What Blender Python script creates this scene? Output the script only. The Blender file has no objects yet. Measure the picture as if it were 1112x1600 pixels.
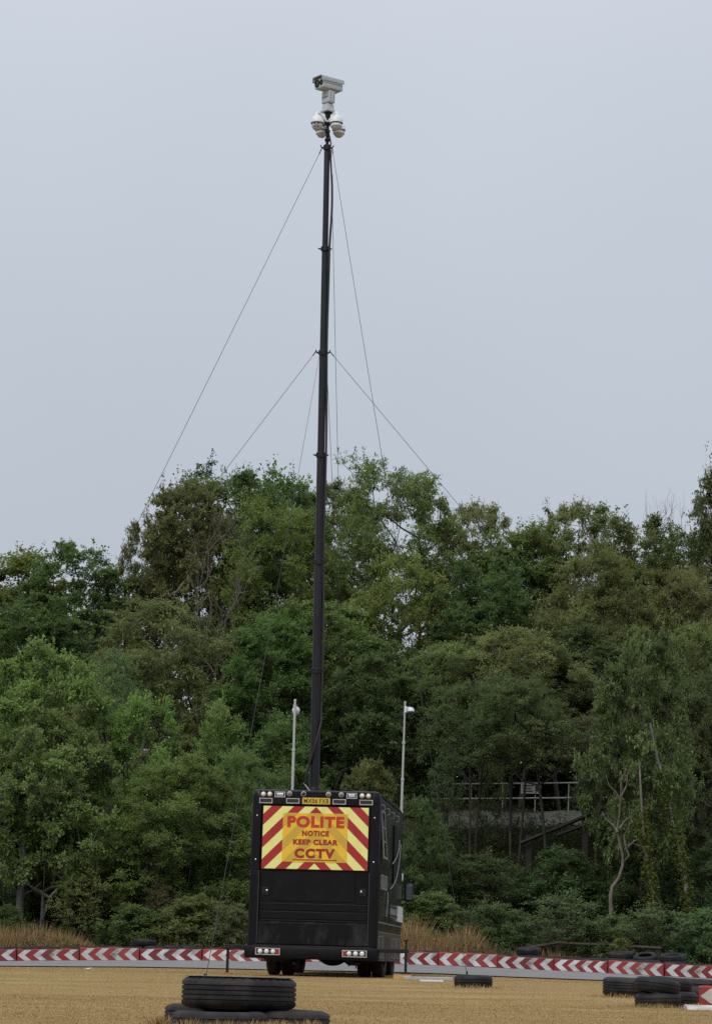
import bpy, bmesh, math, random
import numpy as np
from mathutils import Vector, Matrix

R = math.radians
SC = bpy.context.scene
COL = SC.collection
random.seed(7)

# ------------------------------------------------------------------ camera
FPX, W0, H0 = 3480.0, 1112.0, 1600.0
PITCH, ROLL, EYE = math.atan(709 / 3480), R(1.25), 0.2
_F = np.array([0, math.cos(PITCH), math.sin(PITCH)])
_U = np.array([0, -math.sin(PITCH), math.cos(PITCH)])
_X = np.array([1.0, 0, 0])
_R = _X * math.cos(ROLL) + _U * math.sin(ROLL)
_V = _U * math.cos(ROLL) - _X * math.sin(ROLL)
cam_data = bpy.data.cameras.new('camera')
cam = bpy.data.objects.new('camera', cam_data)
COL.objects.link(cam)
cam_data.sensor_fit = 'VERTICAL'
cam_data.sensor_height = 24.0
cam_data.lens = FPX / H0 * 24.0
cam_data.clip_start = 0.1
cam_data.clip_end = 3000
M = Matrix.Identity(4)
for i in range(3):
    M[i][0], M[i][1], M[i][2] = _R[i], _V[i], -_F[i]
M[2][3] = EYE
cam.matrix_world = M
SC.camera = cam


def at(px, py, Y):
    """world point seen at photograph pixel (px, py) at ground distance Y"""
    d = _F + _R * (px - W0 / 2) / FPX - _V * (py - H0 / 2) / FPX
    p = d * (Y / d[1])
    return Vector((p[0], p[1], p[2] + EYE))


# ------------------------------------------------------------------ sky and light
world = bpy.data.worlds.new('World')
SC.world = world
world.use_nodes = True
wn, wl = world.node_tree.nodes, world.node_tree.links
wn.clear()
w_out = wn.new('ShaderNodeOutputWorld')
w_bg = wn.new('ShaderNodeBackground')
w_sky = wn.new('ShaderNodeTexSky')
w_sky.sky_type = 'NISHITA'
w_sky.sun_disc = False
w_sky.sun_elevation = R(48)
w_sky.sun_rotation = R(205)
w_sky.dust_density = 4.0
w_scl = wn.new('ShaderNodeVectorMath'); w_scl.operation = 'SCALE'; w_scl.inputs['Scale'].default_value = 0.09
w_geo = wn.new('ShaderNodeNewGeometry')
w_sep = wn.new('ShaderNodeSeparateXYZ')
w_neg = wn.new('ShaderNodeMath'); w_neg.operation = 'MULTIPLY'; w_neg.inputs[1].default_value = -1.0
w_tc = wn.new('ShaderNodeTexCoord')
wl.new(w_tc.outputs['Generated'], w_sep.inputs[0])
w_ramp = wn.new('ShaderNodeValToRGB')
cr = w_ramp.color_ramp
cr.elements[0].position = 0.0; cr.elements[0].color = (0.472, 0.512, 0.575, 1)
cr.elements[1].position = 1.0; cr.elements[1].color = (1.12, 1.15, 1.20, 1)
for pos, c in ((0.2, (0.530, 0.577, 0.655, 1)), (0.38, (0.613, 0.663, 0.748, 1))):
    e = cr.elements.new(pos); e.color = c
wl.new(w_sep.outputs['Z'], w_ramp.inputs[0])
w_noi = wn.new('ShaderNodeTexNoise'); w_noi.inputs['Scale'].default_value = 3.0; w_noi.inputs['Detail'].default_value = 5
wl.new(w_tc.outputs['Generated'], w_noi.inputs['Vector'])
w_mr = wn.new('ShaderNodeMapRange'); w_mr.inputs['To Min'].default_value = 0.91; w_mr.inputs['To Max'].default_value = 1.09
wl.new(w_noi.outputs['Fac'], w_mr.inputs['Value'])
w_cl = wn.new('ShaderNodeVectorMath'); w_cl.operation = 'SCALE'
wl.new(w_ramp.outputs['Color'], w_cl.inputs[0]); wl.new(w_mr.outputs['Result'], w_cl.inputs['Scale'])
w_mix = wn.new('ShaderNodeMix'); w_mix.data_type = 'RGBA'; w_mix.inputs['Factor'].default_value = 0.93
wl.new(w_sky.outputs['Color'], w_scl.inputs[0])
wl.new(w_scl.outputs[0], w_mix.inputs['A']); wl.new(w_cl.outputs[0], w_mix.inputs['B'])
wl.new(w_mix.outputs['Result'], w_bg.inputs['Color'])
w_bg.inputs['Strength'].default_value = 1.0
wl.new(w_bg.outputs[0], w_out.inputs[0])

sun_d = bpy.data.lights.new('sun', 'SUN')
sun_d.energy = 1.5
sun_d.angle = R(25)
sun_d.color = (1.0, 0.96, 0.90)
sun = bpy.data.objects.new('sun', sun_d)
sun.rotation_euler = (R(42), 0, R(-25))
sun.location = (0, 0, 60)
COL.objects.link(sun)

SC.view_settings.view_transform = 'Standard'
SC.view_settings.look = 'None'
SC.view_settings.exposure = 0.0
SC.view_settings.gamma = 1.0
SC.render.engine = 'CYCLES'
SC.cycles.max_bounces = 8
SC.cycles.diffuse_bounces = 5
SC.cycles.glossy_bounces = 3
SC.cycles.transmission_bounces = 5
SC.cycles.use_denoising = False


# ------------------------------------------------------------------ materials
def newmat(name):
    m = bpy.data.materials.new(name)
    m.use_nodes = True
    n, l = m.node_tree.nodes, m.node_tree.links
    return m, n, l, n['Principled BSDF']


def mat(name, col, rough=0.6, metal=0.0, spec=0.5, var=0.0, vscale=6.0, bump=0.0, bscale=60.0, dirt=None, dirt_amt=0.0, dscale=3.0, stretch=(1, 1, 1), coat=0.0):
    """principled material with noise variation, optional dirt patches and fine relief"""
    m, n, l, b = newmat(name)
    b.inputs['Roughness'].default_value = rough
    b.inputs['Metallic'].default_value = metal
    b.inputs['Specular IOR Level'].default_value = spec
    b.inputs['Coat Weight'].default_value = coat
    tc = n.new('ShaderNodeTexCoord')
    mp = n.new('ShaderNodeMapping'); mp.inputs['Scale'].default_value = stretch
    l.new(tc.outputs['Object'], mp.inputs['Vector'])
    v = n.new('ShaderNodeTexNoise'); v.inputs['Scale'].default_value = vscale; v.inputs['Detail'].default_value = 6
    l.new(mp.outputs[0], v.inputs['Vector'])
    mr = n.new('ShaderNodeMapRange'); mr.inputs['From Min'].default_value = 0.25; mr.inputs['From Max'].default_value = 0.75
    mr.inputs['To Min'].default_value = 1 - var; mr.inputs['To Max'].default_value = 1 + var
    l.new(v.outputs['Fac'], mr.inputs['Value'])
    s = n.new('ShaderNodeVectorMath'); s.operation = 'SCALE'; s.inputs[0].default_value = col[:3]
    l.new(mr.outputs[0], s.inputs['Scale'])
    last = s.outputs[0]
    if dirt:
        d = n.new('ShaderNodeTexNoise'); d.inputs['Scale'].default_value = dscale; d.inputs['Detail'].default_value = 9; d.inputs['Roughness'].default_value = 0.7
        l.new(mp.outputs[0], d.inputs['Vector'])
        dr = n.new('ShaderNodeMapRange'); dr.inputs['From Min'].default_value = 0.48; dr.inputs['From Max'].default_value = 0.68
        dr.inputs['To Max'].default_value = dirt_amt
        l.new(d.outputs['Fac'], dr.inputs['Value'])
        mx = n.new('ShaderNodeMix'); mx.data_type = 'RGBA'; mx.inputs['B'].default_value = (*dirt[:3], 1)
        l.new(dr.outputs[0], mx.inputs['Factor']); l.new(last, mx.inputs['A'])
        last = mx.outputs['Result']
        ra = n.new('ShaderNodeMath'); ra.operation = 'MULTIPLY_ADD'; ra.inputs[1].default_value = 0.35; ra.inputs[2].default_value = rough
        l.new(dr.outputs[0], ra.inputs[0]); l.new(ra.outputs[0], b.inputs['Roughness'])
    l.new(last, b.inputs['Base Color'])
    if bump:
        bn = n.new('ShaderNodeTexNoise'); bn.inputs['Scale'].default_value = bscale; bn.inputs['Detail'].default_value = 4
        l.new(mp.outputs[0], bn.inputs['Vector'])
        bp = n.new('ShaderNodeBump'); bp.inputs['Strength'].default_value = bump; bp.inputs['Distance'].default_value = 0.01
        l.new(bn.outputs['Fac'], bp.inputs['Height']); l.new(bp.outputs[0], b.inputs['Normal'])
    return m


def leaf_material():
    m, n, l, b = newmat('leaf')
    oi = n.new('ShaderNodeObjectInfo')
    a = n.new('ShaderNodeAttribute'); a.attribute_name = 'tint'
    mr = n.new('ShaderNodeMapRange'); mr.inputs['From Min'].default_value = 0.12; mr.inputs['From Max'].default_value = 0.88; mr.inputs['To Min'].default_value = 0.5; mr.inputs['To Max'].default_value = 1.7  # natural leaf variation, range widened to paint bright glints into the colour
    l.new(a.outputs['Fac'], mr.inputs['Value'])
    s = n.new('ShaderNodeVectorMath'); s.operation = 'SCALE'
    l.new(oi.outputs['Color'], s.inputs[0]); l.new(mr.outputs[0], s.inputs['Scale'])
    # a few yellowed leaves
    a2 = n.new('ShaderNodeAttribute'); a2.attribute_name = 'age'
    ml = n.new('ShaderNodeMapRange'); ml.inputs['From Min'].default_value = 0.86; ml.inputs['From Max'].default_value = 1.0; ml.inputs['To Max'].default_value = 0.35
    l.new(a2.outputs['Fac'], ml.inputs['Value'])
    mx = n.new('ShaderNodeMix'); mx.data_type = 'RGBA'; mx.inputs['B'].default_value = (0.15, 0.115, 0.035, 1)
    l.new(ml.outputs[0], mx.inputs['Factor']); l.new(s.outputs[0], mx.inputs['A'])
    l.new(mx.outputs['Result'], b.inputs['Base Color'])
    b.inputs['Roughness'].default_value = 0.5
    b.inputs['Specular IOR Level'].default_value = 0.14
    tr = n.new('ShaderNodeBsdfTranslucent')
    hs = n.new('ShaderNodeHueSaturation'); hs.inputs['Saturation'].default_value = 1.15; hs.inputs['Value'].default_value = 1.3
    l.new(mx.outputs['Result'], hs.inputs['Color']); l.new(hs.outputs[0], tr.inputs['Color'])
    ms = n.new('ShaderNodeMixShader'); ms.inputs[0].default_value = 0.48
    l.new(b.outputs[0], ms.inputs[1]); l.new(tr.outputs[0], ms.inputs[2])
    l.new(ms.outputs[0], n['Material Output'].inputs['Surface'])
    return m


def bark_material():
    m, n, l, b = newmat('bark')
    oi = n.new('ShaderNodeObjectInfo')
    tc = n.new('ShaderNodeTexCoord')
    mp = n.new('ShaderNodeMapping'); mp.inputs['Scale'].default_value = (6, 6, 1.5)
    l.new(tc.outputs['Object'], mp.inputs[0])
    v = n.new('ShaderNodeTexNoise'); v.inputs['Scale'].default_value = 2.0; v.inputs['Detail'].default_value = 6
    l.new(mp.outputs[0], v.inputs['Vector'])
    mr = n.new('ShaderNodeMapRange'); mr.inputs['From Min'].default_value = 0.3; mr.inputs['From Max'].default_value = 0.7
    mr.inputs['To Min'].default_value = 0.5; mr.inputs['To Max'].default_value = 1.4
    l.new(v.outputs['Fac'], mr.inputs['Value'])
    s = n.new('ShaderNodeVectorMath'); s.operation = 'SCALE'
    l.new(oi.outputs['Color'], s.inputs[0]); l.new(mr.outputs[0], s.inputs['Scale'])
    l.new(s.outputs[0], b.inputs['Base Color'])
    b.inputs['Roughness'].default_value = 0.9
    b.inputs['Specular IOR Level'].default_value = 0.2
    return m


def ground_material():
    """dry lawn; past the track the leaf litter of the wooded bank"""
    m, n, l, b = newmat('dry_lawn')
    tc = n.new('ShaderNodeTexCoord')

    def noise(scale, detail=5, rough=0.55):
        t = n.new('ShaderNodeTexNoise'); t.inputs['Scale'].default_value = scale; t.inputs['Detail'].default_value = detail; t.inputs['Roughness'].default_value = rough
        l.new(tc.outputs['Object'], t.inputs['Vector']); return t.outputs['Fac']

    def ramp(fac, stops):
        r = n.new('ShaderNodeValToRGB'); c = r.color_ramp
        c.elements[0].position, c.elements[0].color = stops[0][0], (*stops[0][1], 1)
        c.elements[1].position, c.elements[1].color = stops[-1][0], (*stops[-1][1], 1)
        for p, q in stops[1:-1]:
            e = c.elements.new(p); e.color = (*q, 1)
        l.new(fac, r.inputs[0]); return r.outputs[0]
    def snoise(sc_, loc, lo_, hi_, amt):
        mp = n.new('ShaderNodeMapping'); mp.inputs['Scale'].default_value = sc_; mp.inputs['Location'].default_value = loc
        l.new(tc.outputs['Object'], mp.inputs[0])
        t = n.new('ShaderNodeTexNoise'); t.inputs['Scale'].default_value = 1.0; t.inputs['Detail'].default_value = 6; t.inputs['Roughness'].default_value = .65
        l.new(mp.outputs[0], t.inputs['Vector'])
        r = n.new('ShaderNodeMapRange'); r.inputs['From Min'].default_value = lo_; r.inputs['From Max'].default_value = hi_; r.inputs['To Max'].default_value = amt
        l.new(t.outputs['Fac'], r.inputs['Value']); return r.outputs[0]
    last = ramp(noise(38, 6, 0.7), [(0.28, (0.24, 0.160, 0.068)), (0.5, (0.34, 0.233, 0.102)), (0.72, (0.43, 0.305, 0.142))])
    for sc_, colr, lo_, hi_, amt in (((.25, .9, 1), (.20, .185, .070), .50, .68, .65), ((.5, 1.6, 1), (.27, .165, .065), .54, .72, .6), ((.35, 1.2, 1.3), (.49, .36, .17), .52, .70, .55)):
        mx = n.new('ShaderNodeMix'); mx.data_type = 'RGBA'; mx.inputs['B'].default_value = (*colr, 1)
        l.new(snoise(sc_, (amt * 37, hi_ * 91, 0), lo_, hi_, amt), mx.inputs['Factor']); l.new(last, mx.inputs['A']); last = mx.outputs['Result']
    mb = mx
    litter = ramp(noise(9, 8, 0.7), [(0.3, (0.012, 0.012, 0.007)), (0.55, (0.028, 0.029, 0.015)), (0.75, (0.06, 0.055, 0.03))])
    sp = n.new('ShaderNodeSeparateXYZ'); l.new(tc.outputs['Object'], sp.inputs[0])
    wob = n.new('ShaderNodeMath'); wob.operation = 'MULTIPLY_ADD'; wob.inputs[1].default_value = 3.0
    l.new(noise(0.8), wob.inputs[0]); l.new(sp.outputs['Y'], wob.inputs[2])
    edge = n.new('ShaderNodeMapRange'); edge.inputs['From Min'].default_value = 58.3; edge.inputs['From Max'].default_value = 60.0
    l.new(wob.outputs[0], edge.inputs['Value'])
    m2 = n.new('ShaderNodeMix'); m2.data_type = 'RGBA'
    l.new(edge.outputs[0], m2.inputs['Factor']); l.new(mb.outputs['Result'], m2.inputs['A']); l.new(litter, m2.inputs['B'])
    l.new(m2.outputs['Result'], b.inputs['Base Color'])
    b.inputs['Roughness'].default_value = 0.95; b.inputs['Specular IOR Level'].default_value = 0.1
    bp = n.new('ShaderNodeBump'); bp.inputs['Strength'].default_value = 0.8; bp.inputs['Distance'].default_value = 0.03
    l.new(noise(45, 6, 0.7), bp.inputs['Height']); l.new(bp.outputs[0], b.inputs['Normal'])
    return m


def grass_material(name, lo, hi, patch=False):
    m, n, l, b = newmat(name)
    a = n.new('ShaderNodeAttribute'); a.attribute_name = 'tint'
    mx = n.new('ShaderNodeMix'); mx.data_type = 'RGBA'; mx.inputs['A'].default_value = (*lo, 1); mx.inputs['B'].default_value = (*hi, 1)
    l.new(a.outputs['Fac'], mx.inputs['Factor'])
    last = mx.outputs['Result']
    if patch:
        tc = n.new('ShaderNodeTexCoord')
        for sc_, colr, lo_, hi_, amt in (((.25, .9, 1), (.20, .185, .070), .50, .68, .65), ((.5, 1.6, 1), (.27, .165, .065), .54, .72, .6), ((.35, 1.2, 1.3), (.49, .36, .17), .52, .70, .55)):
            mp = n.new('ShaderNodeMapping'); mp.inputs['Scale'].default_value = sc_; mp.inputs['Location'].default_value = (amt * 37, hi_ * 91, 0)
            l.new(tc.outputs['Object'], mp.inputs[0])
            t = n.new('ShaderNodeTexNoise'); t.inputs['Scale'].default_value = 1.0; t.inputs['Detail'].default_value = 6; t.inputs['Roughness'].default_value = .65
            l.new(mp.outputs[0], t.inputs['Vector'])
            r = n.new('ShaderNodeMapRange'); r.inputs['From Min'].default_value = lo_; r.inputs['From Max'].default_value = hi_; r.inputs['To Max'].default_value = amt
            l.new(t.outputs['Fac'], r.inputs['Value'])
            m3 = n.new('ShaderNodeMix'); m3.data_type = 'RGBA'; m3.inputs['B'].default_value = (*colr, 1)
            l.new(r.outputs[0], m3.inputs['Factor']); l.new(last, m3.inputs['A']); last = m3.outputs['Result']
    l.new(last, b.inputs['Base Color'])
    b.inputs['Roughness'].default_value = 0.8; b.inputs['Specular IOR Level'].default_value = 0.2
    return m


LEAF = leaf_material()
BARK = bark_material()
GROUND = ground_material()
DRYGRASS = grass_material('dry_grass', (0.17, 0.11, 0.045), (0.47, 0.33, 0.16))
LAWNBLADE = grass_material('lawn_blade', (0.265, 0.178, 0.077), (0.42, 0.293, 0.136), True)
ASPHALT = mat('asphalt', (0.19, 0.19, 0.195), 0.9, var=0.18, vscale=2.0, bump=0.4, bscale=120, dirt=(0.25, 0.22, 0.17), dirt_amt=0.4, dscale=0.7)
RUBBER = mat('rubber', (0.0105, 0.0105, 0.012), 0.58, spec=.3, var=0.3, vscale=5, bump=0.25, bscale=40, dirt=(0.055, 0.052, 0.046), dirt_amt=0.6, dscale=4)
RUBBER2 = mat('rubber_grey', (0.016, 0.016, 0.018), 0.75, spec=.3, var=0.3, vscale=5, bump=0.25, bscale=40, dirt=(0.07, 0.065, 0.055), dirt_amt=0.5, dscale=5)
BLACKGEL = mat('black_gelcoat', (0.0030, 0.0032, 0.0054), 0.28, spec=.24, var=0.15, vscale=2, dirt=(0.011, 0.011, 0.0145), dirt_amt=0.5, dscale=2.2, stretch=(1, 1, 0.6))
BLACKDOOR = mat('black_door_paint', (0.0034, 0.0036, 0.0056), 0.45, spec=.18, var=0.2, vscale=2, dirt=(0.0105, 0.0105, 0.0135), dirt_amt=0.5, dscale=2.5, bump=0.05, bscale=8)
SCUFFED = mat('scuffed_black', (0.0036, 0.0037, 0.0054), 0.45, spec=.18, var=0.3, vscale=3, dirt=(0.04, 0.04, 0.043), dirt_amt=0.8, dscale=2.2, stretch=(1, 1, 0.4))
OLIVE = mat('dark_olive_paint', (0.014, 0.0155, 0.0105), 0.26, spec=.4, var=0.15, vscale=2, dirt=(0.022, 0.022, 0.017), dirt_amt=0.25, dscale=1.2, coat=0.1)
OLIVEDULL = mat('dusty_olive_paint', (0.04, 0.039, 0.03), 0.6, var=0.25, vscale=4, dirt=(0.10, 0.09, 0.065), dirt_amt=0.6, dscale=3, stretch=(1, 1, .3))
WHITE = mat('white_plastic', (0.70, 0.74, 0.79), 0.4, var=0.05, vscale=4, dirt=(0.45, 0.44, 0.42), dirt_amt=0.35, dscale=6)
CAMGREY = mat('camera_grey', (0.44, 0.49, 0.54), 0.45, var=0.05, vscale=6, dirt=(0.35, 0.34, 0.32), dirt_amt=0.35, dscale=7)
POLEGREY = mat('pole_grey', (0.42, 0.43, 0.43), 0.45, metal=0.1, var=0.08, vscale=8, dirt=(0.3, 0.29, 0.27), dirt_amt=0.4, dscale=9)
FRAMEGREY = mat('frame_grey', (0.48, 0.49, 0.50), 0.45, var=0.1, vscale=20, dirt=(0.2, 0.2, 0.19), dirt_amt=0.5, dscale=14)
SIDEGREY = mat('side_grey', (0.22, 0.225, 0.225), 0.5, var=0.15, vscale=12, dirt=(0.09, 0.09, 0.08), dirt_amt=0.6, dscale=8)
CHROME = mat('lamp_chrome', (0.62, 0.63, 0.64), 0.22, metal=0.75, var=0.06, vscale=30)
LENSCLEAR = mat('lamp_clear', (0.72, 0.72, 0.70), 0.15, spec=0.8, var=0.06, vscale=30)
LENSGREY = mat('lamp_smoked', (0.16, 0.155, 0.145), 0.2, spec=0.8, var=0.1, vscale=30)
LENSAMBER = mat('lamp_amber_base', (0.45, 0.30, 0.22), 0.3, var=0.1, vscale=30)
REDLENS = mat('lamp_red', (0.34, 0.015, 0.015), 0.2, spec=0.7, var=0.1, vscale=30)
SIGNYEL = mat('sign_fluorescent_yellow', (0.80, 0.82, 0.27), 0.45, var=0.06, vscale=3, dirt=(0.50, 0.48, 0.19), dirt_amt=0.45, dscale=3)
SIGNRED = mat('sign_red', (0.36, 0.013, 0.02), 0.5, var=0.08, vscale=6)
SIGNGOLD = mat('sign_gold', (0.78, 0.50, 0.030), 0.55, var=0.06, vscale=4)
SIGNGOLD2 = mat('sign_dark_gold', (0.57, 0.365, 0.04), 0.55, var=0.06, vscale=4)
TEXTRED = mat('letter_red', (0.50, 0.032, 0.016), 0.5, var=0.08, vscale=6)
TEXTMAROON = mat('letter_maroon', (0.30, 0.016, 0.013), 0.5, var=0.08, vscale=6)
PLATEYEL = mat('plate_yellow', (0.66, 0.42, 0.035), 0.5, var=0.06, vscale=10)
PRINTBLACK = mat('print_black', (0.016, 0.015, 0.014), 0.5)
BLACKSTEEL = mat('black_steel', (0.008, 0.008, 0.0095), 0.55, spec=.3, var=0.3, vscale=9, dirt=(0.03, 0.028, 0.025), dirt_amt=0.4, dscale=7)
MASTBLACK = mat('mast_anodised', (0.0065, 0.007, 0.0115), 0.4, spec=.35, var=0.2, vscale=5, dirt=(0.02, 0.021, 0.028), dirt_amt=0.4, dscale=5, stretch=(1, 1, 0.25))
CABLE = mat('cable_black', (0.009, 0.009, 0.011), 0.5, var=0.1)
WIRE = mat('wire_rope', (0.03, 0.032, 0.037), 0.7, spec=.2, var=0.15, vscale=30)
CABLEGREY = mat('cable_grey', (0.28, 0.28, 0.28), 0.6, var=0.1)
GLASSDARK = mat('dark_glass', (0.012, 0.013, 0.015), 0.06, spec=0.8)
MIRRORGLASS = mat('mirror_glass', (0.20, 0.22, 0.25), 0.12, metal=0.8)
CREAM = mat('cream_paint', (0.42, 0.37, 0.29), 0.4, var=0.06, vscale=3, dirt=(0.3, 0.27, 0.2), dirt_amt=0.4)
BARRED = mat('barrier_red', (0.25, 0.016, 0.020), 0.5, var=0.14, vscale=3, bump=0.1, bscale=20, dirt=(0.09, 0.04, 0.035), dirt_amt=0.8, dscale=2.2)
BARWHITE = mat('barrier_white', (0.62, 0.62, 0.62), 0.5, var=0.06, vscale=3, bump=0.1, bscale=20, dirt=(0.20, 0.18, 0.16), dirt_amt=0.9, dscale=2.4)
REDS = [BARRED, mat('barrier_red_faded', (0.30, 0.034, 0.036), 0.6, var=0.2, vscale=3, bump=0.1, bscale=20, dirt=(0.13, 0.07, 0.055), dirt_amt=0.8, dscale=1.8), mat('barrier_red_deep', (0.20, 0.012, 0.018), 0.5, var=0.2, vscale=3, bump=0.1, bscale=20, dirt=(0.07, 0.04, 0.035), dirt_amt=0.9, dscale=2.6)]
WHITES = [BARWHITE, mat('barrier_white_grimy', (0.52, 0.52, 0.50), 0.6, var=0.1, vscale=3, bump=0.1, bscale=20, dirt=(0.17, 0.15, 0.12), dirt_amt=0.95, dscale=2.0)]
TIMBER = mat('fresh_timber', (0.50, 0.31, 0.11), 0.8, var=0.15, vscale=5, stretch=(1, 8, 8), bump=0.3, bscale=20)
OLDWOOD = mat('weathered_wood', (0.06, 0.045, 0.032), 0.9, var=0.3, vscale=4, stretch=(1, 8, 8), bump=0.4, bscale=20)
DARKWOOD = mat('dark_wood', (0.018, 0.016, 0.015), 0.85, var=0.3, vscale=4, bump=0.3, bscale=20)
RUST = mat('rusty_orange', (0.40, 0.12, 0.04), 0.8, var=0.3, vscale=12)
RAILWHITE = mat('rail_white', (0.29, 0.30, 0.29), 0.5, var=0.1, vscale=3, dirt=(0.2, 0.21, 0.17), dirt_amt=0.6, dscale=3)
CONCRETE = mat('concrete', (0.062, 0.061, 0.057), 0.9, var=0.2, vscale=2, bump=0.3, bscale=30, dirt=(0.10, 0.10, 0.08), dirt_amt=0.6, dscale=1.2)
ALU = mat('aluminium', (0.55, 0.56, 0.57), 0.35, metal=0.7, var=0.1, vscale=10)
STONE = mat('grey_stone', (0.30, 0.28, 0.25), 0.9, var=0.25, vscale=6, bump=0.6, bscale=12)


# ------------------------------------------------------------------ mesh helpers
class MB:
    """collects shapes; build() links them as ONE mesh object"""

    def __init__(s):
        s.v, s.f = [], []

    def poly(s, pts, faces):
        o = len(s.v)
        s.v += [tuple(p) for p in pts]
        s.f += [tuple(i + o for i in f) for f in faces]
        return s

    def box(s, x0, x1, y0, y1, z0, z1, b=0.0):
        if b <= 0:
            return s.poly([(x, y, z) for z in (z0, z1) for y in (y0, y1) for x in (x0, x1)],
                          [(0, 2, 3, 1), (4, 5, 7, 6), (0, 1, 5, 4), (2, 6, 7, 3), (0, 4, 6, 2), (1, 3, 7, 5)])
        bm = bmesh.new()
        bmesh.ops.create_cube(bm, size=1)
        for v in bm.verts:
            v.co = ((x0 + x1) / 2 + v.co.x * (x1 - x0), (y0 + y1) / 2 + v.co.y * (y1 - y0), (z0 + z1) / 2 + v.co.z * (z1 - z0))
        bmesh.ops.bevel(bm, geom=bm.edges[:], offset=b, segments=2, affect='EDGES', profile=0.5)
        return s.bm(bm)

    def bm(s, bm, mtx=None):
        if mtx is not None:
            bm.transform(mtx)
        bm.verts.index_update()
        s.poly([v.co[:] for v in bm.verts], [[v.index for v in f.verts] for f in bm.faces])
        bm.free()
        return s

    def tube(s, pts, rad, n=6, cap=True):
        pts = [Vector(p) for p in pts]
        rads = rad if hasattr(rad, '__len__') else [rad] * len(pts)
        o = len(s.v)
        prev = None
        for i, p in enumerate(pts):
            t = (pts[min(i + 1, len(pts) - 1)] - pts[max(i - 1, 0)])
            t = t.normalized() if t.length > 1e-9 else Vector((0, 0, 1))
            a = Vector((0, 0, 1)) if abs(t.z) < 0.9 else Vector((1, 0, 0))
            u = (a - t * a.dot(t)).normalized() if prev is None else (prev - t * prev.dot(t)).normalized()
            prev = u
            w = t.cross(u)
            for k in range(n):
                g = 2 * math.pi * k / n
                s.v.append(tuple(p + (u * math.cos(g) + w * math.sin(g)) * rads[i]))
        for i in range(len(pts) - 1):
            for k in range(n):
                a, b = o + i * n + k, o + i * n + (k + 1) % n
                s.f.append((a, b, b + n, a + n))
        if cap:
            s.f.append(tuple(o + k for k in reversed(range(n))))
            s.f.append(tuple(o + (len(pts) - 1) * n + k for k in range(n)))
        return s

    def lathe(s, prof, n=24, c=(0, 0, 0), axis='Z', closed=False):
        o = len(s.v)
        for (r, h) in prof:
            for k in range(n):
                g = 2 * math.pi * k / n
                p = {'Z': (r * math.cos(g), r * math.sin(g), h), 'Y': (r * math.cos(g), h, r * math.sin(g)), 'X': (h, r * math.cos(g), r * math.sin(g))}[axis]
                s.v.append((p[0] + c[0], p[1] + c[1], p[2] + c[2]))
        m = len(prof)
        for i in range(m if closed else m - 1):
            j = (i + 1) % m
            for k in range(n):
                a, b = o + i * n + k, o + i * n + (k + 1) % n
                c2, d = o + j * n + (k + 1) % n, o + j * n + k
                s.f.append((a, b, c2, d) if axis != 'Y' else (a, d, c2, b))
        if not closed:
            s.f.append(tuple(o + k for k in (reversed(range(n)) if axis != 'Y' else range(n))))
            s.f.append(tuple(o + (m - 1) * n + k for k in (range(n) if axis != 'Y' else reversed(range(n)))))
        return s

    def xf(s, mtx):
        s.v = [tuple(mtx @ Vector(p)) for p in s.v]
        return s

    def build(s, name, material, parent=None, smooth=None):
        me = bpy.data.meshes.new(name)
        me.from_pydata(s.v, [], s.f)
        bm = bmesh.new(); bm.from_mesh(me)
        bmesh.ops.recalc_face_normals(bm, faces=bm.faces[:])
        bm.to_mesh(me); bm.free()
        me.materials.append(material)
        if smooth:
            me.polygons.foreach_set('use_smooth', [True] * len(me.polygons))
            try:
                me.set_sharp_from_angle(angle=R(smooth))
            except Exception:
                pass
        o = bpy.data.objects.new(name, me)
        COL.objects.link(o)
        if parent:
            o.parent = parent
        return o


def tag(o, label=None, cat=None, group=None, kind=None):
    if label: o['label'] = label
    if cat: o['category'] = cat
    if group: o['group'] = group
    if kind: o['kind'] = kind
    return o


def empty(name, loc, rot=(0, 0, 0), scale=(1, 1, 1)):
    o = bpy.data.objects.new(name, None)
    o.location = loc; o.rotation_euler = rot; o.scale = scale
    o.empty_display_size = 0.3
    COL.objects.link(o)
    return o


def copy_tree(o, parent=None):
    c = o.copy(); COL.objects.link(c)
    c.parent = parent
    for ch in list(o.children):
        copy_tree(ch, c)
    return c


def np_mesh(name, verts, faces4, material, attrs=None, tri=False):
    """fast mesh from numpy arrays; attrs: face-domain float attributes"""
    k = 3 if tri else 4
    me = bpy.data.meshes.new(name)
    nv, nf = len(verts), len(faces4)
    me.vertices.add(nv); me.vertices.foreach_set('co', np.ascontiguousarray(verts, dtype=np.float32).ravel())
    me.loops.add(nf * k); me.loops.foreach_set('vertex_index', np.ascontiguousarray(faces4, dtype=np.int32).ravel())
    me.polygons.add(nf); me.polygons.foreach_set('loop_start', np.arange(0, nf * k, k, dtype=np.int32))
    for an, av in (attrs or {}).items():
        a = me.attributes.new(an, 'FLOAT', 'FACE'); a.data.foreach_set('value', np.ascontiguousarray(av, dtype=np.float32))
    me.update(calc_edges=True)
    me.materials.append(material)
    return me


def link_mesh(name, me, parent=None):
    o = bpy.data.objects.new(name, me); COL.objects.link(o)
    if parent: o.parent = parent
    return o


# ------------------------------------------------------------------ terrain
PY = [-400, -50, 0, 20, 31, 35, 37, 40, 42, 46, 48, 52, 56, 58, 60, 62, 66, 71, 76, 85, 100, 140, 260, 500]
PZ = [-4, -1.7, -.78, -.37, -.26, -.175, -.095, -0.005, 0.0, .05, .08, .16, .25, .29, .55, .95, 2.4, 4.5, 5.6, 7.0, 8.2, 9, 9.5, 9.5]


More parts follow.
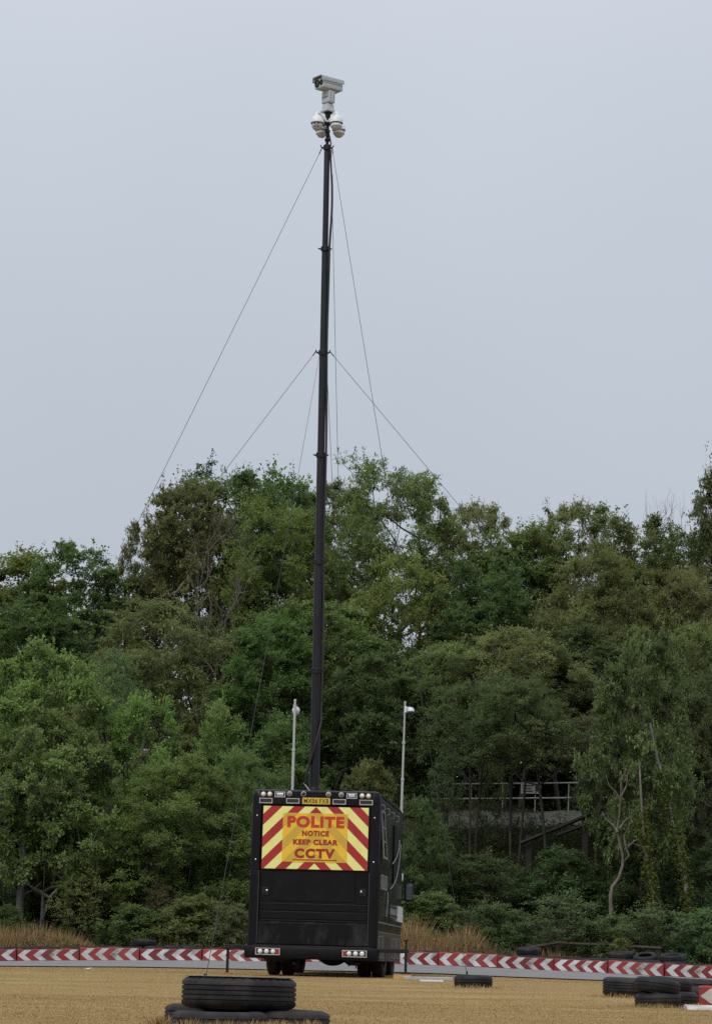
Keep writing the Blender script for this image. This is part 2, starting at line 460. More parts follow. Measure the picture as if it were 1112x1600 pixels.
def gz(x, y):
    z = np.interp(y, PY, PZ)
    k = np.clip((np.asarray(y, float) - 43) / 13, 0, 1) * np.clip((66 - np.asarray(y, float)) / 6, 0, 1)
    return z - 0.145 * np.minimum(np.abs(x) / 8.5, 1.5) ** 2 * k


def gzb(x, y):
    """terrain with the uneven bank"""
    z = gz(x, y)
    w = np.clip((np.asarray(y, float) - 59) / 4, 0, 1)
    w = w * (1 - .9 * np.exp(-((np.asarray(y, float) - 72.3) / 2.6) ** 2))
    return z + w * (0.25 * np.sin(x * 0.9 + y * 0.3) + 0.2 * np.sin(x * 0.37 - y * 0.7 + 1) + .12 * np.sin(x * 2.1 + y * 1.3))


def sheet(name, xs, ys, zf, material, kind='structure'):
    X, Y = np.meshgrid(xs, ys)
    Z = zf(X, Y)
    v = np.stack([X, Y, Z], -1).reshape(-1, 3)
    nx, ny = len(xs), len(ys)
    i = (np.arange(ny - 1)[:, None] * nx + np.arange(nx - 1)[None, :]).ravel()
    f = np.stack([i, i + 1, i + nx + 1, i + nx], -1)
    me = np_mesh(name, v, f, material)
    me.polygons.foreach_set('use_smooth', [True] * len(me.polygons))
    o = link_mesh(name, me)
    tag(o, kind=kind)
    return o


gx = np.concatenate([[-500, -250, -120, -70, -45], np.arange(-30, 30.1, 0.6), [45, 70, 120, 250, 500]])
gy = np.concatenate([[-400, -150, -50, -20, 0, 8], np.arange(14, 100, 0.5), np.arange(100, 160, 8), [200, 260, 350, 500]])
ground = sheet('ground', gx, gy, gzb, GROUND)
tag(ground, 'dry golden mown lawn running back to a dark leaf littered bank', 'ground')


def track_near(x):
    e = np.interp(x, [-40, -12, -7, -4.6, -2.5, 1.3, 2.1, 3.9, 4.8, 6.5, 9, 14, 40], [45.5, 45.6, 46.2, 47.8, 47.5, 47.3, 46.8, 44.5, 43.5, 41.8, 40, 38, 36])
    return e + 0.10 * np.sin(x * 1.3) + 0.06 * np.sin(x * 3.7)


xs = np.arange(-40, 40.1, 0.25)
ts = np.linspace(0, 1, 26)
X = np.repeat(xs[None, :], len(ts), 0)
Yv = track_near(xs)[None, :] + ts[:, None] * (57.4 - track_near(xs))[None, :]
Zv = gzb(X, Yv) + 0.022
nx = len(xs)
ii = (np.arange(len(ts) - 1)[:, None] * nx + np.arange(nx - 1)[None, :]).ravel()
track = link_mesh('track', np_mesh('track', np.stack([X, Yv, Zv], -1).reshape(-1, 3), np.stack([ii, ii + 1, ii + nx + 1, ii + nx], -1), ASPHALT))
tag(track, 'pale grey tarmac kart track crossing behind the truck', 'road', kind='structure')


# ------------------------------------------------------------------ foliage
def leaf_arrays(P, A, N, L, Wd, rng):
    """one folded diamond per leaf: P base, A long axis, N rough normal"""
    A = A / np.linalg.norm(A, axis=1, keepdims=True)
    S = np.cross(A, N); S /= np.linalg.norm(S, axis=1, keepdims=True) + 1e-9
    Nn = np.cross(S, A)
    L = L[:, None]; Wd = Wd[:, None]
    v0 = P
    v1 = P + A * L * 0.45 + S * Wd * 0.5 + Nn * Wd * 0.16
    v2 = P + A * L
    v3 = P + A * L * 0.45 - S * Wd * 0.5 + Nn * Wd * 0.16
    return np.stack([v0, v1, v2, v3], 1).reshape(-1, 3)


def rnd_dir(rng, n):
    d = rng.normal(size=(n, 3)); return d / np.linalg.norm(d, axis=1, keepdims=True)


def foliage_from_twigs(B, T, per, leaf, asp, droop, rng, spread=0.07, upn=1.25, gtint=None):
    """leaves along twigs B->T; returns verts and attributes"""
    n = len(B) * per
    idx = np.repeat(np.arange(len(B)), per)
    t = 0.1 + 0.95 * rng.random(n) ** 0.8
    D = T - B
    P = B[idx] + D[idx] * t[:, None] + rng.normal(scale=spread, size=(n, 3)) * np.array([1, 1, .6])
    Dn = D / (np.linalg.norm(D, axis=1, keepdims=True) + 1e-9)
    A = Dn[idx] * 0.7 + rnd_dir(rng, n) * np.array([.9, .9, .6]) + np.array([0, 0, -droop])
    N = rnd_dir(rng, n) * 0.75 + np.array([0, 0, upn])
    L = leaf * (0.65 + 0.7 * rng.random(n))
    v = leaf_arrays(P, A, N, L, L * asp, rng)
    tw = rng.random(len(B)) if gtint is None else gtint
    tint = np.clip(0.5 * tw[idx] + 0.5 * rng.random(n), 0, 1)
    age = np.clip(rng.random(n) * 0.72 + 0.28 * tw[idx] ** 2, 0, 1)
    return v, tint, age


def leaf_mesh(name, v, tint, age):
    nf = len(v) // 4
    return np_mesh(name, v, np.arange(nf * 4).reshape(-1, 4), LEAF, {'tint': tint, 'age': age})


PROTO = {}
LB = 2.0


def make_proto(key, seed, H, RAD, base, nclump, clump_r, twigs, per, leaf, asp=0.62, droop=0.2, shape='dome', trunk_r=0.16, stems=1, show=0.15, flat=0.75, lean=0.0, spread=0.06, inner=0.25, sub=7, spray=.5):
    """a tree kind: trunk + limbs mesh and crown mesh, H metres tall, crown radius RAD"""
    rng = np.random.default_rng(seed)

    def prof(t):
        if shape == 'dome': return np.sqrt(np.clip(1 - ((t - 0.38) / 0.64) ** 2, 0.02, 1))
        if shape == 'vase': return np.clip(0.35 + 0.9 * t, 0, 1) * np.sqrt(np.clip(1 - np.clip((t - 0.6) / 0.42, 0, 1) ** 2, 0.03, 1))
        if shape == 'bush': return np.sqrt(np.clip(1 - (np.clip(t - 0.2, 0, 1) / 0.82) ** 2, 0.02, 1)) * (0.8 + 0.2 * np.clip(t / .2, 0, 1))
        return np.sqrt(np.clip(1 - ((t - 0.3) / 0.72) ** 4, 0.02, 1)) * (1 - 0.35 * t)
    # clump centres by best-candidate sampling
    cs = []
    for i in range(nclump):
        t = rng.random(6); a = rng.random(6) * 2 * math.pi
        rr = RAD * prof(t) * np.sqrt(inner + (1 - inner) * rng.random(6)) * (0.86 + 0.24 * np.sin(a * 3 + seed) * np.sin(t * 7 + seed) + .12 * rng.random(6))
        c = np.stack([rr * np.cos(a), rr * np.sin(a), H * (base + (1 - base) * t * 0.95)], -1)
        if cs:
            d = np.min(np.linalg.norm(c[:, None] - np.array(cs)[None], axis=2), axis=1)
            cs.append(c[np.argmax(d)])
        else:
            cs.append(c[0])
    C = np.array(cs)
    C[:, 0] += lean * (C[:, 2] / H) ** 1.5 * RAD
    # skeleton
    nodes, par, = [], []
    for s in range(stems):
        a0 = rng.random() * 6.28
        off = np.array([math.cos(a0), math.sin(a0), 0]) * (0.0 if stems == 1 else 0.12 * RAD)
        out = off * 1.6
        wob = rng.normal(scale=0.10, size=2)
        nt = 7
        top = 0.78 if stems == 1 else 0.6
        for k in range(nt):
            u = k / (nt - 1) * top
            p = np.array([wob[0] * math.sin(u * 5) * H * .1, wob[1] * math.sin(u * 4 + 1) * H * .1 - wob[1] * math.sin(1) * H * .1, u * H]) + off + out * u * 2.2
            p[0] += lean * u ** 1.5 * RAD
            nodes.append(p); par.append(len(nodes) - 2 if k else -1)
    order = np.argsort(np.linalg.norm(C - np.array([0, 0, H * base * 0.8]), axis=1))
    tips = []
    for i in order:
        c = C[i]
        Nn = np.array(nodes)
        d = np.linalg.norm(Nn - c, axis=1)
        pen = np.where(Nn[:, 2] > c[2] - 0.25 * d, 1.6 * d, 0) + 0.35 * np.linalg.norm(Nn[:, :2], axis=1) * 0
        j = int(np.argmin(d + pen))
        mid = (Nn[j] + c) / 2 + rng.normal(scale=0.05, size=3) * d[j] + np.array([0, 0, -0.06 * d[j]])
        nodes.append(mid); par.append(j)
        nodes.append(c); par.append(len(nodes) - 2); tips.append(len(nodes) - 1)
    nn = len(nodes)
    cnt = np.zeros(nn)
    for t_ in tips: cnt[t_] = 1
    for i in range(nn - 1, -1, -1):
        if par[i] >= 0: cnt[par[i]] += cnt[i]
    rad = 0.010 + (trunk_r - 0.010) * (np.maximum(cnt, .3) / max(cnt.max(), 1)) ** 0.55
    mb = MB()
    for i in range(nn):
        if par[i] >= 0:
            r0 = min(rad[par[i]], rad[i] * 1.35)
            mb.tube([nodes[par[i]], nodes[i]], [r0, rad[i]], 6 if rad[i] > 0.05 else 4, cap=False)
    # sprays: every clump breaks up into flat leafy sprays, each with its own twigs
    rc = clump_r * (0.6 + 0.75 * rng.random(nclump))
    outw = C - np.array([0, 0, H * (base + (1 - base) * 0.3)]); outw /= np.linalg.norm(outw, axis=1, keepdims=True) + 1e-9
    ns = nclump * sub
    si = np.repeat(np.arange(nclump), sub)
    sd = rnd_dir(rng, ns) + outw[si] * 0.5 + np.array([0, 0, 0.25])
    sd /= np.linalg.norm(sd, axis=1, keepdims=True)
    SP = C[si] + sd * (rc[si] * (0.25 + 0.7 * rng.random(ns)))[:, None] * np.array([1, 1, flat])
    tw_n = max(1, twigs // sub)
    nt = ns * tw_n
    ti_ = np.repeat(np.arange(ns), tw_n); ci = si[ti_]
    d = rnd_dir(rng, nt) * np.array([1, 1, .45]) + outw[ci] * 0.35 + np.array([0, 0, 0.10 - droop * .6])
    d /= np.linalg.norm(d, axis=1, keepdims=True)
    ln = rc[ci] * spray * (0.35 + 0.75 * rng.random(nt) ** 0.8)
    nsh = max(1, nt // 60)                      # leading shoots break the outline
    sh = rng.choice(nt, nsh, replace=False)
    d[sh] = d[sh] * .3 + outw[ci[sh]] * .5 + np.array([0, 0, .75]); ln[sh] *= 1.35
    Bt = SP[ti_]
    Tt = Bt + d * ln[:, None]
    clt = rng.random(nclump); spt = rng.random(ns)
    gtint = 0.5 * clt[ci] + 0.5 * spt[ti_]
    nshow = int(nt * show)
    for k in list(rng.choice(nt, nshow, replace=False) if nshow else []) + list(sh):
        mb.tube([C[ci[k]], Bt[k] + rng.normal(scale=.02, size=3), Tt[k]], [0.011, 0.008, 0.003], 3, cap=False)
    o = mb.build('trunk', BARK, None, smooth=60)
    trunk_me = o.data
    bpy.data.objects.remove(o)
    if per:
        v, tint, age = foliage_from_twigs(Bt, Tt, per, leaf, asp, droop, rng, spread, gtint=gtint)
        crown_me = leaf_mesh('crown', v, tint, age)
    else:
        crown_me = None
    PROTO[key] = (trunk_me, crown_me, H, RAD)


#          key       seed  H   R   base nclump cr  twigs per leaf
make_proto('tall_a', 11, 13, 4.2, .18, 84, 1.25, 70, 14, .155, .72, .25, 'dome', .18, 1, .06)
make_proto('tall_b', 12, 13, 3.8, .20, 78, 1.25, 70, 14, .155, .72, .25, 'dome', .16, 2, .06)
make_proto('ash_a', 13, 13, 4.2, .25, 110, 1.05, 49, 13, .145, .45, .35, 'dome', .15, 1, .20)
make_proto('ash_b', 14, 12, 3.8, .25, 94, 1.0, 49, 13, .145, .45, .35, 'vase', .13, 2, .20)
make_proto('droop', 15, 10, 4.3, .06, 100, 1.2, 63, 13, .155, .42, .75, 'dome', .20, 1, .03, flat=.6)
make_proto('bush_a', 16, 7, 3.0, .06, 76, 0.9, 60, 11, .125, .70, .15, 'bush', .09, 3, .06)
make_proto('bush_b', 17, 7, 2.7, .06, 70, 0.9, 60, 11, .12, .70, .15, 'bush', .08, 3, .06)
make_proto('willow_a', 18, 8, 3.4, .08, 100, 0.95, 76, 12, .112, .52, .1, 'bush', .10, 3, .08)
make_proto('willow_b', 19, 8, 3.0, .08, 84, 0.95, 72, 12, .112, .52, .1, 'dome', .10, 2, .08)
make_proto('maple', 20, 9, 3.4, .10, 84, 1.05, 63, 13, .13, .7, .3, 'dome', .13, 1, .05, flat=.55)
make_proto('pole_a', 21, 11, 2.6, .62, 40, 1.05, 54, 10, .12, .6, .2, 'dome', .085, 2, .12)
make_proto('pole_b', 22, 11, 2.4, .62, 36, 1.05, 54, 10, .12, .6, .2, 'dome', .075, 1, .12, lean=.5)
make_proto('alder', 31, 8, 3.0, .30, 80, 0.9, 60, 11, .135, .75, .15, 'dome', .10, 1, .08)
make_proto('willow_t', 32, 8, 3.4, .40, 96, 0.9, 76, 12, .11, .52, .1, 'dome', .10, 3, .08)
make_proto('shrub_a', 23, 2.2, 1.25, .04, 40, 0.48, 44, 9, .095, .62, .1, 'bush', .025, 4, .08, spread=.05)
make_proto('shrub_b', 24, 2.2, 1.2, .04, 38, 0.48, 44, 9, .105, .42, .0, 'bush', .02, 5, .10, spread=.05)
make_proto('bare_a', 25, 9, 2.6, .25, 46, 0.9, 9, 0, .1, .5, -.35, 'vase', .045, 2, 1.0, flat=1.1)
make_proto('wispy', 26, 3.0, 1.2, .05, 30, 0.6, 30, 8, .085, .42, -.15, 'vase', .02, 4, .3, spread=.05)

GREEN = (.050, .082, .026); DARK = (.044, .070, .027); OLIV = (.085, .088, .030); YEL = (.092, .112, .032)
BRIGHT = (.07, .112, .036); BROWN = (.088, .078, .036); GREY = (.100, .112, .056); PALE = (.095, .120, .045); RED = (.105, .062, .032)
BK_DARK = (.045, .04, .034); BK_GREY = (.16, .15, .135); BK_PALE = (.135, .12, .098)


def tree(name, cat, label, proto, xc, top, wpx, D, col, bark=BK_DARK, base_px=None, rot=None, group='trees on the bank behind the track', sink=0.15):
    tm, cm, H, RAD = PROTO[proto]
    pt = at(xc, top, D)
    mid = at(xc, top + 120 if cat == 'tree' else top + 30, D)
    x = mid.x
    zb = float(gzb(x, D)) - sink if base_px is None else at(xc, base_px, D).z
    Dax = D * math.cos(PITCH) + pt.z * math.sin(PITCH)
    sx = wpx * Dax / FPX / (2 * RAD * 1.12)
    sz = (pt.z - zb) / (H * 1.03)
    rz = random.random() * 6.28 if rot is None else rot
    r = empty(name, (x, D, zb), (0, 0, rz), (sx, sx, sz))
    tag(r, label, cat, group)
    t = link_mesh('trunk' if cat == 'tree' else 'stem', tm, r); t.color = (*bark, 1)
    if cm is not None:
        c = link_mesh('crown' if cat == 'tree' else 'foliage', cm, r)
        j = [1 + random.uniform(-.06, .06) for _ in range(3)]
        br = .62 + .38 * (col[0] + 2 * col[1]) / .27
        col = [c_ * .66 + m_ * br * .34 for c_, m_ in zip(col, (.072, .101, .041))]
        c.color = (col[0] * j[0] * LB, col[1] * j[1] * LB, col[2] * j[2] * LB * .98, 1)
    return r


T = lambda *a, **k: tree(a[0], 'tree', *a[1:], **k)
# skyline row
T('broadleaf_tree', 'olive green tree at the far left end of the skyline', 'tall_b', 12, 858, 250, 88, OLIV)
T('sycamore_tree', 'rounded green sycamore on the skyline left of the brownish tree', 'tall_a', 120, 842, 225, 86, GREEN)
T('broadleaf_tree', 'brown tinged tall tree left of the tallest dark green crown', 'tall_b', 296, 752, 185, 87, (.080, .080, .036), BK_GREY)
T('broadleaf_tree', 'lower brown green tree at the left shoulder of the tallest crowns', 'tall_a', 222, 806, 110, 86.5, (.078, .082, .036), BK_GREY)
T('sycamore_tree', 'tall dark green tree with sky showing through, left of the mast', 'ash_b', 362, 716, 280, 90, DARK, BK_DARK)
T('maple_tree', 'dark green tree directly left of the tall black mast on the skyline', 'tall_b', 440, 735, 220, 92, GREEN)
T('maple_tree', 'yellow green crown just below the skyline left of the mast', 'ash_a', 425, 760, 230, 86, YEL)
T('ash_tree', 'airy ash tree with visible branches, highest crown right of the mast', 'ash_a', 606, 702, 275, 88, (.085, .10, .038), BK_DARK, rot=1.0)
T('ash_tree', 'pale thin crowned ash right of the highest airy ash', 'ash_b', 735, 772, 190, 90, (.11, .12, .05), BK_GREY)
T('broadleaf_tree', 'dense low green crown in the dip of the skyline', 'tall_b', 812, 824, 240, 88, (.06, .085, .03))
T('ash_tree', 'open feathery tree on the skyline between the dip and the dead tree', 'ash_b', 898, 772, 225, 88, (.09, .10, .042), BK_DARK, rot=2.2)
T('broadleaf_tree', 'green crowned tree in front of the dead bare tree on the right skyline', 'tall_a', 1000, 800, 220, 86, (.06, .075, .03))
T('dead_tree', 'leafless dead tree standing out on the right skyline', 'bare_a', 1040, 760, 110, 90, RED, BK_GREY)
T('sycamore_tree', 'dark big leaved tree cut off by the right edge at the skyline', 'tall_b', 1128, 722, 130, 84, (.050, .055, .028), rot=.5)
T('broadleaf_tree', 'dark low crown below the big leaved tree at the right edge', 'tall_a', 1075, 830, 260, 88, DARK)
T('ash_tree', 'thin dark tree behind the mast just right of it', 'ash_b', 520, 740, 200, 94, (.07, .09, .035))
# middle rows
T('dead_tree', 'bare pale grey stems rising in front of the dark green tree left of the mast', 'bare_a', 345, 778, 120, 80, RED, BK_PALE, rot=2.0)
T('beech_tree', 'broad brownish domed tree with drooping leaves left of the mast', 'droop', 240, 930, 270, 76, (.082, .084, .040), BK_GREY)
T('broadleaf_tree', 'dark green tree between the brown domed tree and the left edge', 'tall_a', 60, 925, 240, 80, (.044, .068, .026))
T('maple_tree', 'bright green tree crossing behind the middle of the mast', 'maple', 500, 925, 270, 78, (.060, .094, .032))
T('maple_tree', 'yellowish green tree right of the mast below the airy ash', 'maple', 628, 850, 200, 82, (.100, .116, .034))
T('broadleaf_tree', 'dark green tree right of the yellowish tree', 'tall_a', 755, 868, 210, 80, DARK)
T('willow_tree', 'large grey green willow with tiny leaves right of the truck mast', 'willow_t', 800, 985, 260, 74.6, (.104, .112, .052), BK_GREY)
T('willow_tree', 'grey green willow close to the right camera pole', 'willow_t', 705, 1005, 200, 74.2, (.092, .102, .048), BK_GREY, rot=2.5)
T('willow_tree', 'grey green willow below the olive tree, above the handrail', 'willow_t', 885, 1020, 210, 75, (.086, .094, .044), BK_GREY, rot=4)
T('broadleaf_tree', 'olive tree above and right of the large grey green willow', 'willow_b', 930, 850, 240, 78, (.088, .088, .036))
T('broadleaf_tree', 'brown green tree below the dark crown at the right edge', 'willow_a', 1055, 880, 250, 80, (.080, .080, .036))
T('hazel_tree', 'grey green bush like tree at the right edge halfway up', 'willow_t', 1085, 975, 160, 70, (.080, .092, .044))
T('broadleaf_tree', 'dark tree filling the gap right of the grey green willow', 'tall_b', 905, 975, 200, 76, (.050, .062, .030))
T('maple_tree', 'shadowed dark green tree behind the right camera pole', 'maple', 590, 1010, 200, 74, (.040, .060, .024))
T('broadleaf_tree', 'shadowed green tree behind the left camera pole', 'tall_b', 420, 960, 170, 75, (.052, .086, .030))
# right thicket of thin trunks
T('young_tree', 'thin dark trunked tree in front of the left end of the white railing', 'pole_a', 735, 1060, 130, 68, (.045, .058, .028), rot=0)
T('young_tree', 'slim twin stemmed tree in front of the white sign on the railing', 'pole_a', 800, 1050, 150, 67, (.050, .060, .028), rot=1.2)
T('young_tree', 'slim leaning tree right of the white sign on the railing', 'pole_b', 853, 1060, 150, 66, (.048, .056, .028), rot=3)
T('young_tree', 'slim dark tree at the right end of the white railing', 'pole_b', 930, 1090, 150, 66, (.060, .056, .034), rot=.4)
T('young_tree', 'dark shaded tree at the right edge behind the ivy clad trunks', 'pole_a', 1095, 1050, 160, 68, (.045, .055, .028))
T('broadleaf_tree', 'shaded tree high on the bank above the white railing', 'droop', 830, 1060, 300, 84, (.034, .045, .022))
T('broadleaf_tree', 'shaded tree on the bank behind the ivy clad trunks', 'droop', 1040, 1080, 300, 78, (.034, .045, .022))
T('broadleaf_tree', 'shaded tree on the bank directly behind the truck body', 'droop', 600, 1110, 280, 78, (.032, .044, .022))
# left front
T('alder_tree', 'yellow green alder at the left edge with its grey trunk showing below', 'alder', 60, 1005, 220, 63, (.104, .128, .042), BK_GREY)
T('alder_tree', 'bright green leafy alder in the left foreground of the wood', 'alder', 75, 1115, 210, 61.6, (.090, .124, .047), BK_GREY)
T('hazel_tree', 'fresh green hazel between the left alders and the brown domed tree', 'bush_b', 215, 1085, 170, 64, (.094, .136, .045))
T('hazel_tree', 'light green hazel just left of the left camera pole', 'bush_b', 340, 1098, 130, 65, (.086, .134, .047))
T('sapling', 'small pale green sapling below the brown domed tree', 'pole_a', 178, 1012, 75, 69, (.088, .118, .05))
T('willow_tree', 'dense olive willow scrub left of the truck', 'willow_b', 275, 1180, 250, 62, (.076, .098, .038), rot=1)
T('willow_tree', 'olive scrub willow touching the left side of the truck', 'willow_a', 375, 1170, 170, 63, (.080, .102, .040))
T('birch_tree', 'dull green tree low at the far left edge', 'willow_b', 10, 1200, 170, 63, (.055, .078, .030))
T('hazel_tree', 'green hazel behind the truck roof between mast and left pole', 'bush_a', 440, 1120, 150, 68, (.056, .090, .032))
# beside the truck
T('elder_tree', 'light green elder directly right of the truck roof', 'bush_b', 652, 1245, 95, 62, (.048, .070, .030))
T('broadleaf_tree', 'golden brown bush showing just above the truck roof', 'alder', 572, 1188, 95, 66, (.098, .095, .040), RED)
T('hazel_tree', 'green hazel bush on the slope right of the truck cab', 'bush_a', 672, 1280, 95, 63, (.045, .066, .028))

T('willow_tree', 'dull olive willow at the right edge behind the bright ivy', 'willow_a', 1085, 1075, 190, 67, (.055, .066, .036))
T('willow_tree', 'dull dark willow between the handrail and the ivy clad trunks', 'willow_b', 965, 1105, 150, 69.5, (.050, .060, .034))
T('sapling', 'thin leafy sapling in front of the left half of the white railing', 'wispy', 768, 1195, 70, 69.5, (.060, .072, .036))
T('sapling', 'thin leafy sapling at the left end of the white railing', 'wispy', 700, 1190, 80, 69.5, (.060, .076, .038))

# undergrowth shrubs along the foot of the bank
S = lambda *a, **k: tree(a[0], 'shrub', *a[1:], group='shrubs along the foot of the bank', sink=.06, **k)
S('bramble_bush', 'olive bramble heap left of the truck behind the barrier', 'shrub_a', 300, 1405, 130, 59.6, (.085, .095, .042))
S('bramble_bush', 'brownish bramble heap next to the left side of the truck', 'shrub_b', 362, 1415, 90, 59.4, (.082, .076, .046), RED)
S('bramble_bush', 'green bramble mound in the middle of the left verge', 'shrub_a', 210, 1418, 120, 59.8, (.070, .090, .036))
S('yellowing_shrub', 'pale yellow green shrub beside the left tree trunk', 'wispy', 132, 1370, 110, 60.5, (.110, .118, .034))
S('elder_shrub', 'red brown leaved shrub above the bramble heap', 'wispy', 258, 1380, 80, 60.8, (.085, .066, .038), RED)
S('bramble_bush', 'dull green bramble at the far left edge', 'shrub_a', 8, 1420, 90, 60, (.060, .075, .032))
S('bramble_bush', 'large leafy bramble right of the truck above the dry grass', 'shrub_a', 675, 1398, 130, 61, (.066, .090, .040))
S('bramble_bush', 'dark bramble between the dry grass and the low rail', 'shrub_b', 775, 1415, 120, 60.3, (.050, .066, .032))
S('willowherb_clump', 'blue green willowherb clump left of the crooked pale trunk', 'wispy', 868, 1400, 150, 59.8, (.068, .086, .046))
S('willowherb_clump', 'blue green leafy clump at the foot of the crooked pale trunk', 'shrub_b', 950, 1435, 130, 59.5, (.066, .086, .046))
S('willowherb_clump', 'grey green leafy clump between the two ivy clad trunks', 'wispy', 1030, 1420, 140, 59.5, (.068, .088, .046))
S('laurel_bush', 'glossy green bush at the right edge above the barrier', 'shrub_a', 1100, 1425, 110, 59.2, (.060, .088, .044))
S('yellow_weed', 'small bright yellow green weed over the low wooden rail', 'wispy', 970, 1465, 34, 58.5, (.14, .14, .035))
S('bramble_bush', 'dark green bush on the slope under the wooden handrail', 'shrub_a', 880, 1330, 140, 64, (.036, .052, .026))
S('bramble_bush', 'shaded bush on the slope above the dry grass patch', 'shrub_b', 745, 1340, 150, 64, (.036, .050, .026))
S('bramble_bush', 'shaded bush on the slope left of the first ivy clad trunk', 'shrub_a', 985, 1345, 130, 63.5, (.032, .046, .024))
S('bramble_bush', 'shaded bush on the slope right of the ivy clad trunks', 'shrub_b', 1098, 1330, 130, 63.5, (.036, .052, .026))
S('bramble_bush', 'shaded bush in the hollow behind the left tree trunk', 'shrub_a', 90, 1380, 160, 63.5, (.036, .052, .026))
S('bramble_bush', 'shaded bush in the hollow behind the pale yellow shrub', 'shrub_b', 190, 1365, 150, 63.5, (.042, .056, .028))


def path_tube(px, D, r0, r1, jitter=0.0):
    pts = [at(x, y, D + random.uniform(-jitter, jitter)) for x, y in px]
    n = len(pts)
    return pts, [r0 + (r1 - r0) * i / (n - 1) for i in range(n)]


# the crooked pale trunk, ivy clad trunks, left alder trunk
rt = empty('crooked_tree', at(955, 1440, 61.5))
rt.location.z = float(gzb(rt.location.x, 61.5))
tag(rt, 'crooked pale barked small tree with bare forked branches', 'tree', 'trees on the bank behind the track')
inv = Matrix.Translation(-rt.location)
p, r = path_tube([(954, 1445), (953, 1400), (956, 1385), (966, 1372), (972, 1352), (972, 1335), (967, 1318), (963, 1296), (967, 1272), (969, 1240), (970, 1205)], 61.5, .058, .014)
o = MB().tube(p, r, 8).xf(inv).build('trunk', BARK, rt, 60); o.color = (*BK_PALE, 1)
for pxs in ([(972, 1348), (982, 1337), (976, 1322), (974, 1305), (982, 1290), (990, 1278)], [(964, 1300), (956, 1288), (945, 1280), (940, 1268)], [(966, 1296), (974, 1284), (984, 1275), (993, 1262)],
            [(976, 1322), (988, 1318), (1001, 1322)], [(978, 1325), (990, 1314), (999, 1310)], [(969, 1250), (960, 1236), (950, 1226), (946, 1210)], [(969, 1245), (978, 1228), (980, 1205)]):
    p, r = path_tube(pxs, 61.5, .035, .008, .1)
    o = MB().tube(p, r, 5).xf(inv).build('branch', BARK, rt, 60); o.color = (*BK_PALE, 1)


def ivy_tree(label, pxs, D, r0, r1, density, col):
    base = Vector(at(*pxs[0], D)); base.z = float(gzb(base.x, D)) - .1
    t = empty('ivy_clad_tree', base)
    tag(t, label, 'tree', 'trees on the bank behind the track')
    inv = Matrix.Translation(-base)
    p, r = path_tube(pxs, D, r0, r1)
    p = [base] + p
    r = [r0] + r
    o = MB().tube(p, r, 8).xf(inv).build('trunk', BARK, t, 60); o.color = (*BK_GREY, 1)
    rng = np.random.default_rng(int(pxs[0][0]))
    pts = np.array([q - base for q in p])
    s = rng.random(density) ** 1.1 * (len(pts) - 1) * .8
    i = s.astype(int)
    P = pts[i] + (pts[i + 1] - pts[i]) * (s - i)[:, None]
    amp = 0.10 + 0.10 * np.abs(np.sin(s * 3.1)) + .05 * np.sin(s * 7)
    off = rnd_dir(rng, density) * amp[:, None]
    v, ti, ag = foliage_from_twigs(P, P + off, 5, .075, .9, .2, rng, .05)
    c = link_mesh('ivy', leaf_mesh('ivy', v, ti, ag), t); c.color = (*col, 1)
    return t


ivy_tree('slim trunk wrapped in yellow green ivy right of the crooked tree', [(1023, 1440), (1021, 1420), (1017, 1390), (1012, 1362), (1007, 1315), (1003, 1282), (1000, 1230), (998, 1190)], 61, .06, .022, 420, (.115, .135, .035))
ivy_tree('leaning taller trunk with bright ivy nearest the right edge', [(1078, 1440), (1076, 1421), (1069, 1374), (1060, 1327), (1050, 1287), (1038, 1221), (1026, 1185), (1015, 1130)], 61.5, .085, .03, 650, (.105, .135, .035))
T('climber_tree', 'bright green leafy crown hanging over the ivy clad trunks', 'alder', 1000, 985, 170, 63, (.064, .088, .040), rot=.3)
lt = empty('alder_tree', at(30, 1445, 61.6)); lt.location.z = float(gzb(lt.location.x, 61.6)) - .05
tag(lt, 'grey tree trunk with side branches standing at the left edge of the verge', 'tree', 'trees on the bank behind the track')
inv = Matrix.Translation(-lt.location)
p, r = path_tube([(29, 1455), (32, 1410), (35, 1360), (38, 1310), (40, 1270)], 61.6, .12, .06)
o = MB().tube(p, r, 8).xf(inv).build('trunk', BARK, lt, 60); o.color = (*BK_GREY, 1)
for pxs in ([(36, 1360), (55, 1348), (80, 1340), (110, 1338), (130, 1345)], [(35, 1365), (18, 1350), (-5, 1340)], [(38, 1330), (24, 1310), (10, 1300)], [(40, 1290), (60, 1270), (75, 1255)], [(33, 1400), (50, 1392), (66, 1378)]):
    p, r = path_tube(pxs, 61.6, .035, .010, .15)
    o = MB().tube(p, r, 5).xf(inv).build('branch', BARK, lt, 60); o.color = (*BK_GREY, 1)


# the wood beyond the skyline trees reads as one mass
rngf = np.random.default_rng(77)
nfw = 7600
fx = rngf.uniform(-22, 22, nfw); fy = rngf.uniform(96, 104, nfw)
ftop = np.interp(fx, [-22, -14, -9, -7, -1.5, 0, 8, 14, 22], [15, 15, 14.2, 11.0, 10.6, 13.5, 14.5, 14.8, 15]) + .8 * np.sin(fx * 1.9) + .5 * np.sin(fx * 4.3 + 1)
fz = 6.6 + (ftop - 6.6) * rngf.random(nfw) ** .7
fB = np.stack([fx, fy, fz], -1)
fv, ft, fa = foliage_from_twigs(fB, fB + rnd_dir(rngf, nfw) * .8, 11, .24, .7, .2, rngf, .15)
fw = link_mesh('far_woods', leaf_mesh('far_woods', fv, ft, fa)); fw.color = (.10, .125, .065, 1)  # leaf colour lightened to lift the shade in gaps between the trees
tag(fw, 'dense green wood behind the skyline trees', 'wood', kind='stuff')

